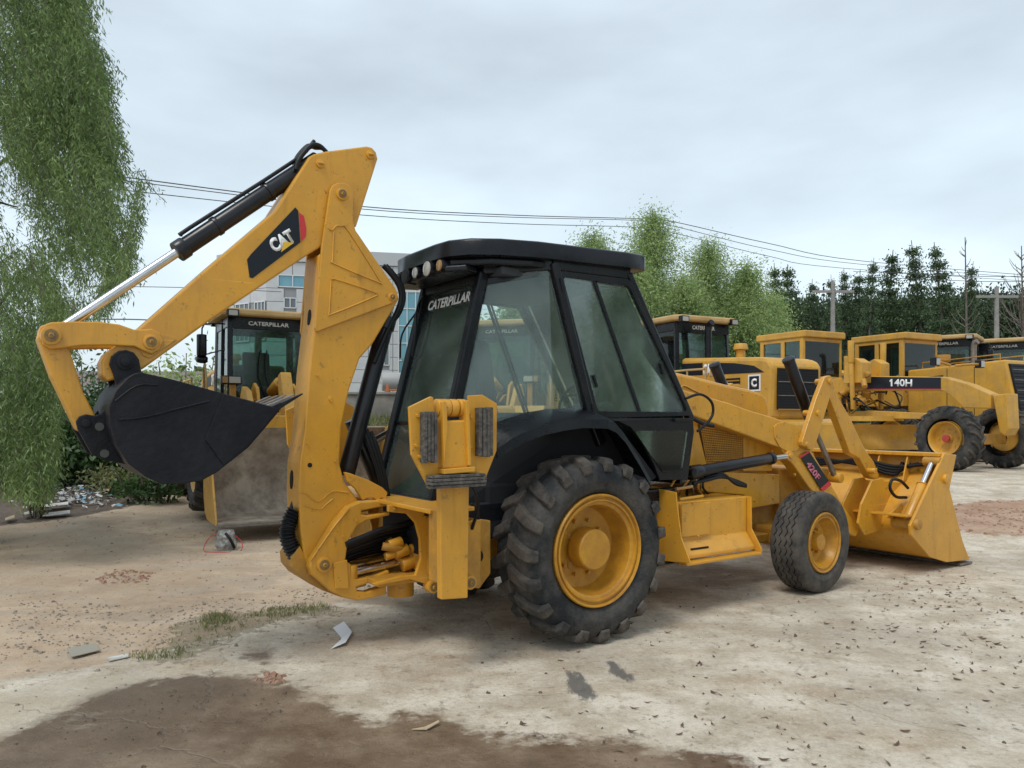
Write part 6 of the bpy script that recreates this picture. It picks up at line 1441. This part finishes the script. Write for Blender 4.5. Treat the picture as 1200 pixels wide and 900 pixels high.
def flat(name, pts, hs, m, label, cat='litter', t=.006):
    c = ground(*pts[0]); V = []
    for (u, v), h in zip(pts, hs): g_ = ground(u, v); V.append((g_[0]-c[0], g_[1]-c[1], h))
    o = M().loop2(V, [(x, y, z+t) for x, y, z in V]).build(name, m, None, .001); o.location = (c[0], c[1], max(zat(*ground(*p)) for p in pts)+.003); tag(o, label, cat); return o
WOOD = mat('pale_board', (.48, .38, .25), .8, col2=(.36, .27, .17), nscale=12); PLS = mat('white_plastic', (.66, .66, .64), .5, col2=(.3, .28, .25), nscale=9); PLG = mat('grey_plastic_sheet', (.40, .41, .41), .4, col2=(.14, .13, .12), nscale=9); RDP = mat('red_packaging', (.45, .04, .07), .5); BLP = mat('blue_plastic', (.18, .35, .48), .4)
flat('roof_tile', [(78, 760), (112, 754), (117, 763), (84, 770)], (.004, .006, .01, .004), mat('grey_tile', (.30, .28, .23), .9), 'flat grey tile lying in the dirt at the left', 'tile')
flat('white_stick', [(126, 772), (150, 768), (152, 771), (128, 776)], (.002, .006, .004, .002), PLS, 'short white stick at the edge of the dark wet patch', 'stick')
flat('plastic_strip', [(482, 857), (498, 855), (514, 849), (515, 851), (500, 858)], (.0, .004, .012, .012, .004), WOOD, 'thin curled yellowish strip on the wet patch', 'strip')
flat('wooden_board', [(121, 583), (134, 568), (138, 571), (126, 586)], (.02, .14, .14, .02), WOOD, 'pale wooden board sticking up from the rubbish heap', 'board', .02)
for k, (u0, v0, u1, v1, h, m_, lab) in enumerate([(45, 598, 80, 594, .05, PLS, 'long white strip on top of the rubbish heap'), (28, 606, 48, 603, .05, PLS, 'short white strip at the front of the rubbish heap'), (50, 606, 82, 603, .03, PLS, 'white strip at the front edge of the rubbish heap'), (6, 611, 17, 609, .03, WOOD, 'yellowish scrap at the left end of the rubbish heap')]):
    flat('plastic_strip', [(u0, v0), (u1, v1), (u1, v1+3), (u0, v0+4)], (h, h+.03, h+.01, h), m_, lab)
LT = M(); g = random.Random(12)
for k in range(330):
    u, v = g.gauss(85, 28), g.gauss(584, 8)
    if not (10 < u < 150) or v > 600 or v < 566: continue
    c = ground(u, v); z = zat(*c)+g.uniform(0, .10); s = g.uniform(.02, .085); a = g.random()*6.28
    V = [(c[0]+math.cos(a+q*1.57)*s*g.uniform(.5, 1.2), c[1]+math.sin(a+q*1.57)*s*.7, z+g.uniform(-.02, .05)) for q in range(4)]
    LT.add(V, [(0, 1, 2, 3)])
for nm, m_, sel in (('plastic_litter', PLG, 0), ('white_litter', PLS, 1), ('blue_litter', BLP, 2)):
    sub = M(); fs = [LT.f[i] for i in range(len(LT.f)) if (i % 7 < 3 if sel == 0 else 3 <= i % 7 < 6 if sel == 1 else i % 7 == 6)]
    for f in fs: sub.add([LT.v[i] for i in f], [(0, 1, 2, 3)])
    o = sub.build(nm, m_, None, normals=False); tag(o, ('crumpled grey plastic scraps in the rubbish heap', 'torn white scraps in the rubbish heap', 'small blue plastic scraps in the rubbish heap')[sel], 'rubbish', kind='stuff')
flat('red_packet', [(66, 558), (82, 556), (84, 564), (70, 565)], (.12, .16, .10, .08), RDP, 'red and white packet lying behind the rubbish heap', 'packet', .03)
flat('grey_slab', [(44, 548), (58, 540), (60, 560), (46, 564)], (.05, .28, .22, .02), STN, 'grey broken slab leaning behind the rubbish heap', 'slab', .05)
# silver bundle with red cable in front of the loader bucket
gx, gy = ground(265, 643); sb_ = empty('silver_container', (gx, gy, zat(gx, gy))); tag(sb_, 'small battered silver container with red cable, on the ground before the scraped bucket', 'container')
SIL = mat('crumpled_silver', (.45, .45, .44), .35, metal=.6, col2=(.18, .17, .16), nscale=14, bump=.8, bscale=25)
b = M(); rr = random.Random(4)
for k in range(6):
    n = 12; 
V = []
for j, (z, r_) in enumerate([(0, .11), (.06, .125), (.14, .12), (.2, .115), (.245, .085), (.25, .04)]):
    V += [((r_+rr.uniform(-.012, .012))*math.cos(i*math.pi/6), (r_*.8+rr.uniform(-.012, .012))*math.sin(i*math.pi/6), z) for i in range(12)]
F = [(j*12+i, j*12+(i+1) % 12, (j+1)*12+(i+1) % 12, (j+1)*12+i) for j in range(5) for i in range(12)]+[tuple(range(12)), tuple(60+i for i in range(12))]
b.add(V, F).build('body', SIL, sb_)
M().tube([(.03, -.1, .22), (.1, -.12, .14), (.13, -.08, .04)], .018, 6).build('strap', HOSE, sb_, 0, 60)
M().tube([(-.05, -.05, .2), (-.16, -.05, .18), (-.22, -.1, .08), (-.2, -.16, .01), (-.05, -.2, .006), (.12, -.2, .006), (.22, -.12, .01), (.2, -.02, .1), (.08, 0, .2)], .005, 6).build('red_cable', DECR, sb_, 0, 60)

# ================================================================ trees on the right of the yard, outside the frame, which the cab glass mirrors
src_t = [o for o in COL.objects if o.name.startswith('feathery_tree') and o.type == 'EMPTY'][:3]
for i, (x, y, k, s_) in enumerate([(19, 1.5, 0, .95), (17, -3, 1, 1.0), (20, 6, 2, 1.0), (15.5, -8, 0, 1.1), (21, 10, 1, .85)]):
    c_ = copy_tree(src_t[k]); c_.location = (x, y, 0); c_.scale = (s_,)*3; c_.rotation_euler = (0, 0, i*1.7)
    tag(c_, 'light green tree right of the frame, '+('beside the backhoe loader', 'beside the place of the camera', 'level with the loader bucket', 'farthest behind the camera', 'farthest into the yard')[i], 'tree', 'trees along the right side of the yard')
